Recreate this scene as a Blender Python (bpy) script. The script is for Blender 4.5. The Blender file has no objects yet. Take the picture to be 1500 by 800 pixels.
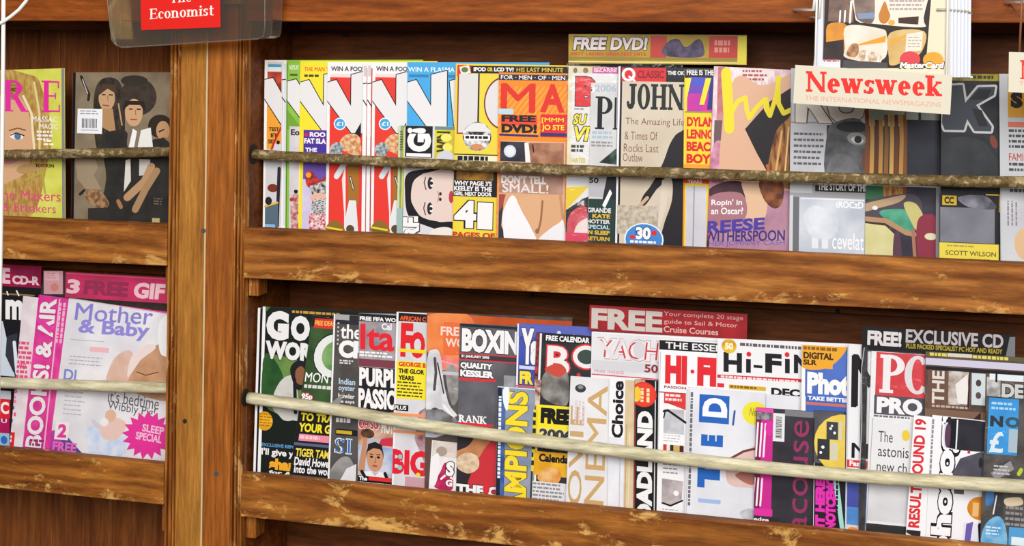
import bpy, bmesh, math, random
from mathutils import Vector, Matrix
D = bpy.data
C0 = bpy.context.scene.collection
scene = bpy.context.scene
rnd = random.Random(7)

# ---------------------------------------------------------------- camera
F = 2200.0; PPX, PPY = 750.0, -13.0
def camdir(x, y): return Vector(((x-PPX)/F, -(y-PPY)/F, -1.0))
ZC = camdir(1140, -65000).normalized()
XC = -camdir(-6556, 17).normalized()
XC = (XC - ZC*XC.dot(ZC)).normalized()
YC = ZC.cross(XC)
RW = Matrix((XC, YC, ZC))                 # camera axes -> world axes
CAM = -(RW @ camdir(356, 331))*2.27
cd = D.cameras.new('camera'); cam = D.objects.new('camera', cd); C0.objects.link(cam)
cam.matrix_world = Matrix.Translation(CAM) @ RW.to_4x4()
cd.sensor_fit = 'HORIZONTAL'; cd.sensor_width = 36.0
cd.lens = F/1500.0*36.0
cd.shift_x = 0.0; cd.shift_y = (PPY-400.0)/1500.0
cd.clip_start = 0.05
scene.camera = cam

# ---------------------------------------------------------------- light
EXPOSURE = 0.0
wd = D.worlds.new('daylight'); scene.world = wd; wd.use_nodes = True
nt = wd.node_tree; nt.nodes.clear()
wo = nt.nodes.new('ShaderNodeOutputWorld'); bg = nt.nodes.new('ShaderNodeBackground')
tc = nt.nodes.new('ShaderNodeTexCoord'); sx = nt.nodes.new('ShaderNodeSeparateXYZ'); rp = nt.nodes.new('ShaderNodeValToRGB')
nt.links.new(tc.outputs['Generated'], sx.inputs[0]); nt.links.new(sx.outputs['Z'], rp.inputs[0])
nt.links.new(rp.outputs[0], bg.inputs['Color']); nt.links.new(bg.outputs[0], wo.inputs['Surface'])
e = rp.color_ramp.elements
e[0].position = 0.0; e[0].color = (.36, .33, .30, 1)
e[1].position = .55; e[1].color = (.95, .97, 1.0, 1)
bg.inputs['Strength'].default_value = 0.46
def area(name, loc, target, sx_, sy_, power, col=(1, 1, 1)):
    l = D.lights.new(name, 'AREA'); l.shape = 'RECTANGLE'; l.size = sx_; l.size_y = sy_; l.energy = power; l.color = col
    o = D.objects.new(name, l); C0.objects.link(o); o.location = loc
    o.rotation_euler = (Vector(target)-Vector(loc)).to_track_quat('-Z', 'Y').to_euler()
    return o
area('street_daylight', (1.3, -4.0, 1.55), (.35, 0, -.1), 3.4, 1.8, 232, (1, .985, .96))
scene.view_settings.view_transform = 'Standard'
scene.view_settings.look = 'None'
scene.view_settings.gamma = 1.0
scene.view_settings.use_curve_mapping = False
scene.view_settings.exposure = EXPOSURE

# ---------------------------------------------------------------- helpers
def ray(x, y): return RW @ camdir(x, y)
def at(x, y, yp=0.0):
    r = ray(x, y); return CAM + r*((yp-CAM.y)/r.y)
def lin(c): return c/12.92 if c <= .04045 else ((c+.055)/1.055)**2.4
def hexlin(h, k=1.0):
    h = h.lstrip('#')
    return tuple(lin(int(h[i:i+2], 16)/255)*k for i in (0, 2, 4))+(1,)
PAL = dict(W='#f1eeee', K='#121118', R='#dd2430', Y='#f6e02c', B='#3f9fe0', N='#2b3a8c', G='#7fb632', O='#f0842a', P='#e5309c',
           S='#deb28f', D='#37373d', E='#98989f', T='#cdaa74', U='#57307f', C='#ebe3cc', V='#c9c7cd', L='#6b4424', M='#a01d38',
           H='#b98a5e', J='#8d8c90', Q='#f5cf2f')
MATS = {}
def newmat(name):
    m = D.materials.new(name); m.use_nodes = True; m.node_tree.nodes.clear()
    n = m.node_tree
    o = n.nodes.new('ShaderNodeOutputMaterial'); b = n.nodes.new('ShaderNodeBsdfPrincipled')
    n.links.new(b.outputs[0], o.inputs['Surface'])
    return m, n, b, o
def mat(c):
    """printed ink: 'K' palette letter, '#hex', or 'c1~c2~scale~sx~sz' mottled between two inks"""
    if c in MATS: return MATS[c]
    m, n, b, o = newmat('ink_'+c.replace('#', '').replace('~', '_'))
    b.inputs['Roughness'].default_value = .38
    b.inputs['Specular IOR Level'].default_value = .22
    p = c.split('~'); h = lambda q: hexlin(PAL.get(q, q), .94)
    if len(p) == 1:
        b.inputs['Base Color'].default_value = h(p[0])
    else:
        sc = float(p[2]) if len(p) > 2 else 60; ax = float(p[3]) if len(p) > 3 else 1; az = float(p[4]) if len(p) > 4 else 1
        t = n.nodes.new('ShaderNodeTexCoord'); mp = n.nodes.new('ShaderNodeMapping'); nz = n.nodes.new('ShaderNodeTexNoise'); r = n.nodes.new('ShaderNodeValToRGB')
        mp.inputs['Scale'].default_value = (ax, ax, az); nz.inputs['Scale'].default_value = sc; nz.inputs['Detail'].default_value = 4
        n.links.new(t.outputs['Object'], mp.inputs[0]); n.links.new(mp.outputs[0], nz.inputs['Vector']); n.links.new(nz.outputs[0], r.inputs[0])
        r.color_ramp.elements[0].position = .38; r.color_ramp.elements[0].color = h(p[0])
        r.color_ramp.elements[1].position = .62; r.color_ramp.elements[1].color = h(p[1])
        n.links.new(r.outputs[0], b.inputs['Base Color'])
    MATS[c] = m
    return m
def simple(name, col, rough=.5, metal=0.0, spec=.5):
    m, n, b, o = newmat(name)
    b.inputs['Base Color'].default_value = hexlin(col); b.inputs['Roughness'].default_value = rough
    b.inputs['Metallic'].default_value = metal; b.inputs['Specular IOR Level'].default_value = spec
    return m
def wood(name, stops, axis='X', scale=9.0, wear=None, wear_lo=.60, rough=.55, seed=0.0, wave=.10, bump=.25, iso=0, edge=None):
    m, n, b, o = newmat(name)
    L = n.links.new
    t = n.nodes.new('ShaderNodeTexCoord'); mp = n.nodes.new('ShaderNodeMapping')
    s = {'X': (.9, 7, 7), 'Z': (7, 7, .6)}[axis]
    if iso: s = (iso, iso, iso)
    mp.inputs['Scale'].default_value = s; mp.inputs['Location'].default_value = (seed, seed*1.7, seed*.6)
    L(t.outputs['Object'], mp.inputs[0])
    nz = n.nodes.new('ShaderNodeTexNoise'); nz.inputs['Scale'].default_value = scale; nz.inputs['Detail'].default_value = 9; nz.inputs['Roughness'].default_value = .62
    nz.inputs['Distortion'].default_value = .9
    L(mp.outputs[0], nz.inputs['Vector'])
    mp2 = n.nodes.new('ShaderNodeMapping'); mp2.inputs['Scale'].default_value = {'X': (2.2, 9, 9), 'Z': (9, 9, 2.2)}[axis]; mp2.inputs['Location'].default_value = (seed*2, 3, seed)
    L(t.outputs['Object'], mp2.inputs[0])
    wv = n.nodes.new('ShaderNodeTexWave'); wv.bands_direction = 'Z' if axis == 'X' else 'X'
    wv.inputs['Scale'].default_value = 1.6; wv.inputs['Distortion'].default_value = 9; wv.inputs['Detail'].default_value = 3; wv.inputs['Detail Scale'].default_value = .9
    L(mp2.outputs[0], wv.inputs['Vector'])
    mx = n.nodes.new('ShaderNodeMix'); mx.data_type = 'FLOAT'; mx.inputs[0].default_value = wave
    L(nz.outputs[0], mx.inputs[2]); L(wv.outputs['Fac'], mx.inputs[3])
    r = n.nodes.new('ShaderNodeValToRGB'); L(mx.outputs[0], r.inputs[0])
    els = r.color_ramp.elements
    pos = [.30, .44, .54, .70]
    els[0].position = pos[0]; els[0].color = hexlin(stops[0]); els[1].position = pos[-1]; els[1].color = hexlin(stops[-1])
    for p_, c_ in zip(pos[1:-1], stops[1:-1]):
        q = els.new(p_); q.color = hexlin(c_)
    out = r.outputs[0]
    if wear:
        mp3 = n.nodes.new('ShaderNodeMapping'); mp3.inputs['Scale'].default_value = {'X': (13, 20, 24), 'Z': (44, 20, 9)}[axis]; mp3.inputs['Location'].default_value = (seed, 1, 2)
        L(t.outputs['Object'], mp3.inputs[0])
        n3 = n.nodes.new('ShaderNodeTexNoise'); n3.inputs['Scale'].default_value = 1.3; n3.inputs['Detail'].default_value = 8; n3.inputs['Roughness'].default_value = .74; n3.inputs['Distortion'].default_value = .35
        L(mp3.outputs[0], n3.inputs['Vector'])
        r3 = n.nodes.new('ShaderNodeValToRGB'); r3.color_ramp.elements[0].position = wear_lo; r3.color_ramp.elements[1].position = wear_lo+.07
        r3.color_ramp.elements[1].color = (.8, .8, .8, 1)
        src = n3.outputs[0]
        if edge is not None:                     # knocks gather along the lower edge
            sz = n.nodes.new('ShaderNodeSeparateXYZ'); L(t.outputs['Object'], sz.inputs[0])
            mr = n.nodes.new('ShaderNodeMapRange'); mr.inputs[1].default_value = edge; mr.inputs[2].default_value = edge+.030; mr.inputs[3].default_value = .10; mr.inputs[4].default_value = -.02
            L(sz.outputs['Z'], mr.inputs[0]); ad = n.nodes.new('ShaderNodeMath'); L(mr.outputs[0], ad.inputs[0]); L(n3.outputs[0], ad.inputs[1]); src = ad.outputs[0]
        L(src, r3.inputs[0])
        m3 = n.nodes.new('ShaderNodeMix'); m3.data_type = 'RGBA'
        L(r3.outputs[0], m3.inputs[0]); L(out, m3.inputs[6]); m3.inputs[7].default_value = hexlin(wear)
        out = m3.outputs[2]
    # fine open grain
    mp4 = n.nodes.new('ShaderNodeMapping'); mp4.inputs['Scale'].default_value = {'X': (14, 60, 110), 'Z': (150, 60, 10)}[axis]; mp4.inputs['Location'].default_value = (seed*3, 5, seed)
    L(t.outputs['Object'], mp4.inputs[0])
    n4 = n.nodes.new('ShaderNodeTexNoise'); n4.inputs['Scale'].default_value = 1.6; n4.inputs['Detail'].default_value = 6; n4.inputs['Roughness'].default_value = .7
    L(mp4.outputs[0], n4.inputs['Vector'])
    r4 = n.nodes.new('ShaderNodeMapRange'); r4.inputs[1].default_value = .3; r4.inputs[2].default_value = .7; r4.inputs[3].default_value = .55; r4.inputs[4].default_value = 1.32
    L(n4.outputs[0], r4.inputs[0])
    m4 = n.nodes.new('ShaderNodeMix'); m4.data_type = 'RGBA'; m4.blend_type = 'MULTIPLY'; m4.inputs[0].default_value = 1.0
    cmb = n.nodes.new('ShaderNodeCombineColor'); [L(r4.outputs[0], cmb.inputs[i_]) for i_ in range(3)]
    L(out, m4.inputs[6]); L(cmb.outputs[0], m4.inputs[7]); out = m4.outputs[2]
    L(out, b.inputs['Base Color'])
    b.inputs['Roughness'].default_value = rough; b.inputs['Specular IOR Level'].default_value = .16
    bp = n.nodes.new('ShaderNodeBump'); bp.inputs['Strength'].default_value = bump; bp.inputs['Distance'].default_value = .002
    L(nz.outputs[0], bp.inputs['Height']); L(bp.outputs[0], b.inputs['Normal'])
    return m
def film(name, tint='#ffffff', haze=.06, gloss=.16, rough=.12, wrinkle=0.0, wscale=30):
    """clear plastic: mostly transparent, some shine, a little milk"""
    m = D.materials.new(name); m.use_nodes = True; n = m.node_tree; n.nodes.clear(); L = n.links.new
    o = n.nodes.new('ShaderNodeOutputMaterial')
    tr = n.nodes.new('ShaderNodeBsdfTransparent'); tr.inputs[0].default_value = hexlin(tint)
    gl = n.nodes.new('ShaderNodeBsdfGlossy'); gl.inputs['Roughness'].default_value = rough
    df = n.nodes.new('ShaderNodeBsdfDiffuse'); df.inputs[0].default_value = (.85, .85, .85, 1)
    lw = n.nodes.new('ShaderNodeLayerWeight'); lw.inputs['Blend'].default_value = .25
    ad = n.nodes.new('ShaderNodeMath'); ad.operation = 'MULTIPLY_ADD'; ad.inputs[1].default_value = .6; ad.inputs[2].default_value = gloss; ad.use_clamp = True
    L(lw.outputs['Facing'], ad.inputs[0])
    m1 = n.nodes.new('ShaderNodeMixShader'); m1.inputs[0].default_value = haze; L(tr.outputs[0], m1.inputs[1]); L(df.outputs[0], m1.inputs[2])
    m2 = n.nodes.new('ShaderNodeMixShader'); L(ad.outputs[0], m2.inputs[0]); L(m1.outputs[0], m2.inputs[1]); L(gl.outputs[0], m2.inputs[2])
    if wrinkle:
        t = n.nodes.new('ShaderNodeTexCoord'); nz = n.nodes.new('ShaderNodeTexNoise'); nz.inputs['Scale'].default_value = wscale; nz.inputs['Detail'].default_value = 3; nz.inputs['Distortion'].default_value = 1.5
        L(t.outputs['Object'], nz.inputs['Vector'])
        bp = n.nodes.new('ShaderNodeBump'); bp.inputs['Strength'].default_value = wrinkle; bp.inputs['Distance'].default_value = .01
        L(nz.outputs[0], bp.inputs['Height'])
        for q in (gl, df): L(bp.outputs[0], q.inputs['Normal'])
        L(bp.outputs[0], lw.inputs['Normal'])
    L(m2.outputs[0], o.inputs['Surface'])
    return m

def link(name, me, parent=None, mats=()):
    o = D.objects.new(name, me); C0.objects.link(o)
    for m in mats: me.materials.append(m)
    if parent: o.parent = parent
    return o
def tag(o, label, cat, group=None, kind=None):
    o['label'] = label; o['category'] = cat
    if group: o['group'] = group
    if kind: o['kind'] = kind
    return o
def empty(name, loc=(0, 0, 0)):
    o = D.objects.new(name, None); C0.objects.link(o); o.location = loc; o.empty_display_size = .02
    return o
def bm_obj(name, bm, m, parent=None, bevel=0.0, smooth=False, origin=None):
    if origin is not None: bmesh.ops.translate(bm, verts=bm.verts, vec=-Vector(origin))
    bmesh.ops.recalc_face_normals(bm, faces=bm.faces)
    me = D.meshes.new(name); bm.to_mesh(me); bm.free()
    if smooth:
        for p in me.polygons: p.use_smooth = True
    o = link(name, me, parent, [m] if not isinstance(m, (list, tuple)) else m)
    if bevel:
        b = o.modifiers.new('bevel', 'BEVEL'); b.width = bevel; b.segments = 2; b.limit_method = 'ANGLE'
    return o
def box(bm, x0, x1, y0, y1, z0, z1):
    v = [bm.verts.new((x, y, z)) for z in (z0, z1) for y in (y0, y1) for x in (x0, x1)]
    for f in ((0, 2, 3, 1), (4, 5, 7, 6), (0, 1, 5, 4), (2, 6, 7, 3), (0, 4, 6, 2), (1, 3, 7, 5)):
        bm.faces.new([v[i] for i in f])
    return v
def hexa(bm, front, back):
    """solid between two quads of points"""
    a = [bm.verts.new(p) for p in front]; b = [bm.verts.new(p) for p in back]
    n = len(a)
    bm.faces.new(a); bm.faces.new(b[::-1])
    for i in range(n):
        j = (i+1) % n; bm.faces.new((a[i], b[i], b[j], a[j]))
def board(bm, pts_front, depth, lengthcuts=0):
    """prism: polygon in the x-z plane at y0 pushed back by depth"""
    hexa(bm, pts_front, [Vector(p)+Vector((0, depth, 0)) for p in pts_front])
def tube(bm, pts, r, seg=14, wob=0.0):
    pts = [Vector(p) for p in pts]; rings = []
    for i, p in enumerate(pts):
        d = (pts[min(i+1, len(pts)-1)]-pts[max(i-1, 0)]).normalized()
        a = d.cross(Vector((0, .3, 1))).normalized(); b = d.cross(a)
        rr = r*(1+(rnd.uniform(-wob, wob) if wob else 0))
        rings.append([bm.verts.new(p+(a*math.cos(t)+b*math.sin(t))*rr) for t in [2*math.pi*k/seg for k in range(seg)]])
    for u, v in zip(rings, rings[1:]):
        for k in range(seg): bm.faces.new((u[k], u[(k+1) % seg], v[(k+1) % seg], v[k]))
    bm.faces.new(rings[0][::-1]); bm.faces.new(rings[-1])

# ---------------------------------------------------------------- the rack
BD = .17                                         # bay depth
rack = empty('magazine_rack', (.3, .08, -.6))
tag(rack, 'brown stained wooden magazine rack with slanting ledge boards and a wide upright', 'magazine rack')
RO = Vector((.3, .08, -.6))
w_ledge = wood('ledge_wood', ('#64330f', '#824a1a', '#945822', '#ac6e30'), 'X', 5, wear='#cf9a55', wear_lo=.60, seed=1.3, wave=.22, edge=.527)
w_ledge_low = wood('worn_ledge_wood', ('#5f3212', '#7e4618', '#90561f', '#ac6c2b'), 'X', 4, wear='#d9a75c', wear_lo=.555, seed=6.1, wave=.15, edge=.168)
w_rail = wood('rail_wood', ('#6e330c', '#854212', '#914a16', '#a65f22'), 'X', 5, wear='#c08445', wear_lo=.68, seed=3.3, wave=.06)
w_plank_l = wood('plank_wood', ('#87531f', '#9b6327', '#a76e2b', '#ba823b'), 'Z', 4, wear='#d4a868', wear_lo=.69, seed=2.1, wave=.05)
w_plank_r = wood('red_plank_wood', ('#7b3f14', '#91501b', '#9e5a20', '#b16c2b'), 'Z', 4, wear='#c98c48', wear_lo=.68, seed=5.2, wave=.05)
w_mould = wood('moulding_wood', ('#5c2c0e', '#824617', '#9c5f25', '#bd7c38'), 'Z', 9, wear='#dba868', wear_lo=.56, seed=8.2, wave=.05)
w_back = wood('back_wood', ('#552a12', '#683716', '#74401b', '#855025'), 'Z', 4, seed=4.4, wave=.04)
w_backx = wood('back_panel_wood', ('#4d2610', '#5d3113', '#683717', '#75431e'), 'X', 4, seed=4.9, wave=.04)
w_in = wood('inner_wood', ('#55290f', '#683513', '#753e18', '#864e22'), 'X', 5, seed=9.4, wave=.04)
m_caulk = simple('seam_caulk', '#c9b48c', .8)
m_screw = simple('screw_steel', '#6f7d88', .35, .8)
m_hole = simple('dark_rim', '#1a110b', .8)
def rk(name, bm, m, bevel=.0015, smooth=False): return bm_obj(name, bm, m, rack, bevel, smooth, RO)
def slab(name, m, x0, x1, y0, y1, z0, z1, bevel=.0015):
    bm = bmesh.new(); box(bm, x0, x1, y0, y1, z0, z1); return rk(name, bm, m, bevel)
XL, XR, ZT, ZB = -.78, 1.55, .52, -.78
# upright: two face planks, caulked seam, beaded mouldings
slab('face_plank', w_plank_l, -.109, -.0655, 0, .02, ZB, ZT)
slab('face_plank', w_plank_r, -.0630, -.0165, 0, .02, ZB, ZT)
slab('seam', m_caulk, -.0658, -.0627, .0012, .018, ZB, ZT, 0)
def moulding(x0, x1):
    # two beads, each set off by a narrow quirk, and a square fillet
    w = x1-x0; fr = [(0, .004), (.02, .001)]
    def bead(a, b, top):
        for i in range(9):
            t = i/8; fr.append((a+(b-a)*t, top+.0030*(1-math.sin(math.pi*t)**.7)))
    fr += [(.05, 0), (.22, 0), (.225, .006), (.31, .006)]; bead(.315, .56, .0005); fr += [(.565, .007), (.66, .007)]; bead(.665, .90, .0005); fr += [(.905, .005), (1.0, .005), (1.0, .02), (0, .02)]
    P = [(x0+w*u, y) for u, y in fr]; bm = bmesh.new()
    hexa(bm, [(x, y, ZB) for x, y in P], [(x, y, ZT) for x, y in P])
    rk('edge_moulding', bm, w_mould, 0)
moulding(-.1275, -.1092); moulding(-.0163, 0.0)
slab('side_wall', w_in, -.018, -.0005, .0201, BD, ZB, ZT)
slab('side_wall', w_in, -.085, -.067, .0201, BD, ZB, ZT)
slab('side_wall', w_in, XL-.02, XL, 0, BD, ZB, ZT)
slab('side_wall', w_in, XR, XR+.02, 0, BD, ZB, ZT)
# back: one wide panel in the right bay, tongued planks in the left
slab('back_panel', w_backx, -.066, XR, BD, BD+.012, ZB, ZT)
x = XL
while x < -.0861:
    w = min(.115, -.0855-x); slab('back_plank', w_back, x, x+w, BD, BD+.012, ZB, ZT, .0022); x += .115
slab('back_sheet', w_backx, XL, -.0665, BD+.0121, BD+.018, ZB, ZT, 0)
SHU, SHL = -.040, -.405                         # shelf tops: upper, lower
zu, zl = -.0715, -.432
def ledge(name, m, x0, x1, zt, zb0, zb1):
    bm = bmesh.new()
    n = 24; P = []
    board(bm, [(x0, 0, zb0), (x1, 0, zb1), (x1, 0, zt), (x0, 0, zt)], .019)
    rk('ledge_board', bm, m, .0022)
ledge('ledge_board', w_ledge, .0012, XR, -.0025, -.0785, -.0660)
ledge('ledge_board', w_ledge_low, .0012, XR, -.3707, -.4345, -.4345)
ledge('ledge_board', w_ledge, XL, -.1287, -.0030, -.073, -.0665)
ledge('ledge_board', w_ledge_low, XL, -.1287, -.3680, -.4315, -.4295)
ledge('top_rail', w_rail, .0012, XR, ZT, .3093, .3093)
ledge('top_rail', w_rail, XL, -.1287, ZT, .3090, .3090)
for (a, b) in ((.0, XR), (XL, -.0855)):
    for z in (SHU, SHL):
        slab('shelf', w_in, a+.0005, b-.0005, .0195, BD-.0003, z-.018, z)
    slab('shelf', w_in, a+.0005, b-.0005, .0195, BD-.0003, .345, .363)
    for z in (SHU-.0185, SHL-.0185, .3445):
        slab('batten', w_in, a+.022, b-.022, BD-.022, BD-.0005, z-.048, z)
# cleats on the side walls, and a screw in each batten
for z1, z0 in ((-.0588, -.1085), (-.4240, -.4725)):
    slab('cleat', w_mould, .0003, .0165, .021, .052, z0, z1)
    slab('cleat', w_mould, -.1045, -.0865, .0215, BD-.03, z0, z1)
    slab('corner_strip', w_mould, -.1420, -.1275, .0200, .034, z0-.004, z1)
def screw(x, y, z, r=.0032, m=m_screw):
    bm = bmesh.new(); tube(bm, [(x, y-.0012, z), (x, y+.002, z)], r, 12); rk('screw', bm, m, 0)
for px, py, m in ((298, 338, m_screw), (317, 694, m_screw), (271, 617, m_hole)):
    p = at(px, py, 0); screw(p.x, 0, p.z, .0034, m)
for px, py in ((504, 50), (780, 432), (1227, 456)):
    p = at(px, py, BD-.022); screw(p.x, BD-.022, p.z, .0036, m_hole)
# rods
def rodmat(name, c0, c1, c2, seed):
    m = wood(name, (c0, c1, c1, c2), 'X', 60, wear=c2, wear_lo=.54, rough=.75, seed=seed, bump=1.0, iso=1.6, wave=0); return m
m_dark = rodmat('weathered_rod_wood', '#33260f', '#6e5a38', '#c2ae84', 2.0)
m_pale = wood('pale_rod_wood', ('#b5aa86', '#c9bf9c', '#d3caa8', '#ddd6ba'), 'X', 8, rough=.5, seed=3.0, bump=.1)
def rod(p0, p1, r, m, wob):
    bm = bmesh.new(); n = 60
    tube(bm, [Vector(p0).lerp(Vector(p1), i/n)+Vector((0, 0, -.0016*math.sin(math.pi*i/n))) for i in range(n+1)], r, 16, wob)
    return rk('rod', bm, m, 0, True)
YR = .032
def ends(xa, ya, xb, yb, d0, d1, ext):
    a, b = at(xa, ya, d0), at(xb, yb, d1); v = (b-a)
    return a, b+v*ext
def bent_rod(px, d0, d1, r, m, wob):
    # a slightly bowed stick resting in its sockets
    K = [at(x, y, d0+(d1-d0)*(x-px[0][0])/(px[-1][0]-px[0][0])) for x, y in px]
    v = K[-1]-K[-2]; K.append(K[-1]+v*((XR-.0008-K[-1].x)/v.x)+Vector((0, 0, .004)))
    P = []
    for i in range(len(K)-1):
        p0, p1, p2, p3 = K[max(i-1, 0)], K[i], K[i+1], K[min(i+2, len(K)-1)]
        for j in range(10):
            t = j/10; P.append(.5*(2*p1+(p2-p0)*t+(2*p0-5*p1+4*p2-p3)*t*t+(3*p1-p0-3*p2+p3)*t**3))
    P.append(K[-1]); bm = bmesh.new(); tube(bm, P, r, 16, wob); rk('rod', bm, m, 0, True); return K[0]
a = bent_rod([(371, 226), (580, 237.5), (820, 248.5), (990, 253.5), (1240, 261.5), (1500, 267)], YR, YR-.008, .0078, m_dark, .05)
bm = bmesh.new(); tube(bm, [(-.0004, a.y, a.z), (.0006, a.y, a.z)], .0155, 20); rk('rod_socket', bm, m_hole, 0)
a = bent_rod([(364, 583), (500, 601.5), (630, 624), (937, 665), (1216, 694), (1500, 713)], .0150, .002, .0088, m_pale, .012)
bm = bmesh.new(); tube(bm, [(-.0004, a.y, a.z), (.0006, a.y, a.z)], .0135, 20); rk('rod_socket', bm, m_hole, 0)
p = at(5, 225, YR); q = at(247, 222, YR); v = q-p; rod(p-v*((p.x-XL-.0008)/v.x), q+v*((-.0855-q.x)/v.x), .0078, m_dark, .07)
p = at(2, 559, YR-.004); q = at(243, 568, YR-.004); v = q-p; rod(p-v*((p.x-XL-.0008)/v.x), q+v*((-.0855-q.x)/v.x), .0086, m_pale, .02)

# ---------------------------------------------------------------- printed matter
EPS = .000016
_gl = {}
def glyph_tris(s, bold, ital):
    """filled lettering -> list of triangles in a unit box"""
    k = (s, bold, ital)
    if k in _gl: return _gl[k]
    cu = D.curves.new('lettering', 'FONT'); cu.body = s; cu.offset = bold; cu.shear = ital; cu.resolution_u = 3; cu.fill_mode = 'FRONT'
    o = D.objects.new('lettering', cu); C0.objects.link(o)
    dg = bpy.context.evaluated_depsgraph_get(); me = D.meshes.new_from_object(o.evaluated_get(dg))
    me.calc_loop_triangles()
    P = [(v.co.x, v.co.y) for v in me.vertices]
    T = [tuple(P[i] for i in t.vertices) for t in me.loop_triangles]
    D.objects.remove(o); D.curves.remove(cu); D.meshes.remove(me)
    _gl[k] = norm_tris(T); return _gl[k]
def norm_tris(T):
    if not T: return []
    xs = [p[0] for t in T for p in t]; ys = [p[1] for t in T for p in t]
    x0, x1, y0, y1 = min(xs), max(xs), min(ys), max(ys); w = max(x1-x0, 1e-6); h = max(y1-y0, 1e-6)
    return [tuple(((p[0]-x0)/w, (p[1]-y0)/h) for p in t) for t in T]
# serif letters drawn from strokes: v = thick stem, d = thick diagonal, n = thin diagonal, h = thin bar, a = swelling bowl, s = slab
SER = {
 'N': (.95, [('v', .16, 0, 1, 'bt', .5), ('d', .12, 1, .82, 0), ('v', .82, 0, 1, 't', .5)]),
 'T': (.8, [('v', .4, 0, 1, 'b'), ('h', .03, .77, .96), ('q', .05, .78, .96), ('q', .75, .78, .96)]),
 'E': (.75, [('v', .17, 0, 1, 'bt'), ('h', .1, .68, .96), ('h', .1, .72, .04), ('h', .2, .55, .52), ('q', .66, .76, .98), ('q', .7, .02, .24), ('q', .54, .42, .62)]),
 'P': (.75, [('v', .18, 0, 1, 'bt'), ('a', .3, .73, .4, .27, -90, 90), ('h', .2, .34, .96), ('h', .2, .34, .5)]),
 'I': (.4, [('v', .2, 0, 1, 'bt')]),
 'J': (.55, [('v', .36, .2, 1, 't'), ('a', .23, .22, .22, .22, 180, 360), ('o', .08, .25, .08)]),
 'O': (.8, [('a', .4, .5, .37, .51, 0, 360)]),
 'H': (.9, [('v', .18, 0, 1, 'bt'), ('v', .72, 0, 1, 'bt'), ('h', .2, .7, .5)]),
 'R': (.85, [('v', .18, 0, 1, 'bt'), ('a', .32, .74, .36, .26, -90, 90), ('h', .2, .36, .96), ('h', .2, .4, .5), ('d', .42, .5, .74, 0), ('s', .76, 0)]),
 'A': (.9, [('n', .12, 0, .44, 1), ('d', .44, 1, .76, 0), ('h', .24, .62, .32), ('s', .12, 0), ('s', .77, 0)]),
 'K': (.9, [('v', .18, 0, 1, 'bt'), ('n', .26, .4, .72, 1), ('d', .36, .55, .74, 0), ('s', .74, 1), ('s', .76, 0)]),
 'C': (.8, [('a', .42, .5, .39, .51, 40, 320), ('q', .68, .66, .98), ('q', .68, .02, .2)]),
 'L': (.7, [('v', .18, 0, 1, 'bt'), ('h', .1, .66, .04), ('q', .64, .02, .26)]),
 'S': (.62, [('a', .3, .74, .27, .26, 20, 270), ('a', .3, .25, .28, .25, -160, 90), ('q', .53, .72, .96), ('q', .06, .04, .28)]),
 'e': (.62, [('a', .31, .34, .29, .36, 0, 318), ('h', .08, .58, .36)]),
 'w': (1.0, [('d', .13, .68, .32, 0), ('n', .32, 0, .5, .68), ('d', .5, .68, .69, 0), ('n', .69, 0, .87, .68), ('s', .13, .66), ('s', .5, .66), ('s', .87, .66)]),
 's': (.5, [('a', .25, .51, .21, .18, 20, 270), ('a', .25, .17, .22, .18, -160, 90), ('q', .43, .48, .66), ('q', .06, .03, .2)]),
 'k': (.75, [('v', .17, 0, 1, 'bt'), ('n', .24, .28, .55, .66), ('d', .32, .4, .6, 0), ('s', .58, .66), ('s', .6, 0)]),
 'h': (.75, [('v', .16, 0, 1, 'bt'), ('v', .56, 0, .45, 'b'), ('a', .36, .4, .28, .28, 0, 180)]),
 'c': (.55, [('a', .29, .34, .26, .36, 45, 315), ('o', .46, .53, .07)]),
 'o': (.62, [('a', .31, .34, .29, .36, 0, 360)]),
 'n': (.75, [('v', .16, 0, .68, 'bt'), ('v', .56, 0, .42, 'b'), ('a', .36, .4, .28, .28, 0, 180)]),
 'm': (1.1, [('v', .16, 0, .68, 'bt'), ('v', .54, 0, .42, 'b'), ('v', .92, 0, .42, 'b'), ('a', .36, .4, .26, .28, 0, 180), ('a', .74, .4, .26, .28, 0, 180)]),
 'i': (.36, [('v', .18, 0, .68, 'bt'), ('o', .18, .9, .1)]),
 't': (.5, [('v', .22, .05, .92, ''), ('h', .04, .46, .65), ('h', .2, .46, .03)]),
}
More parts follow.
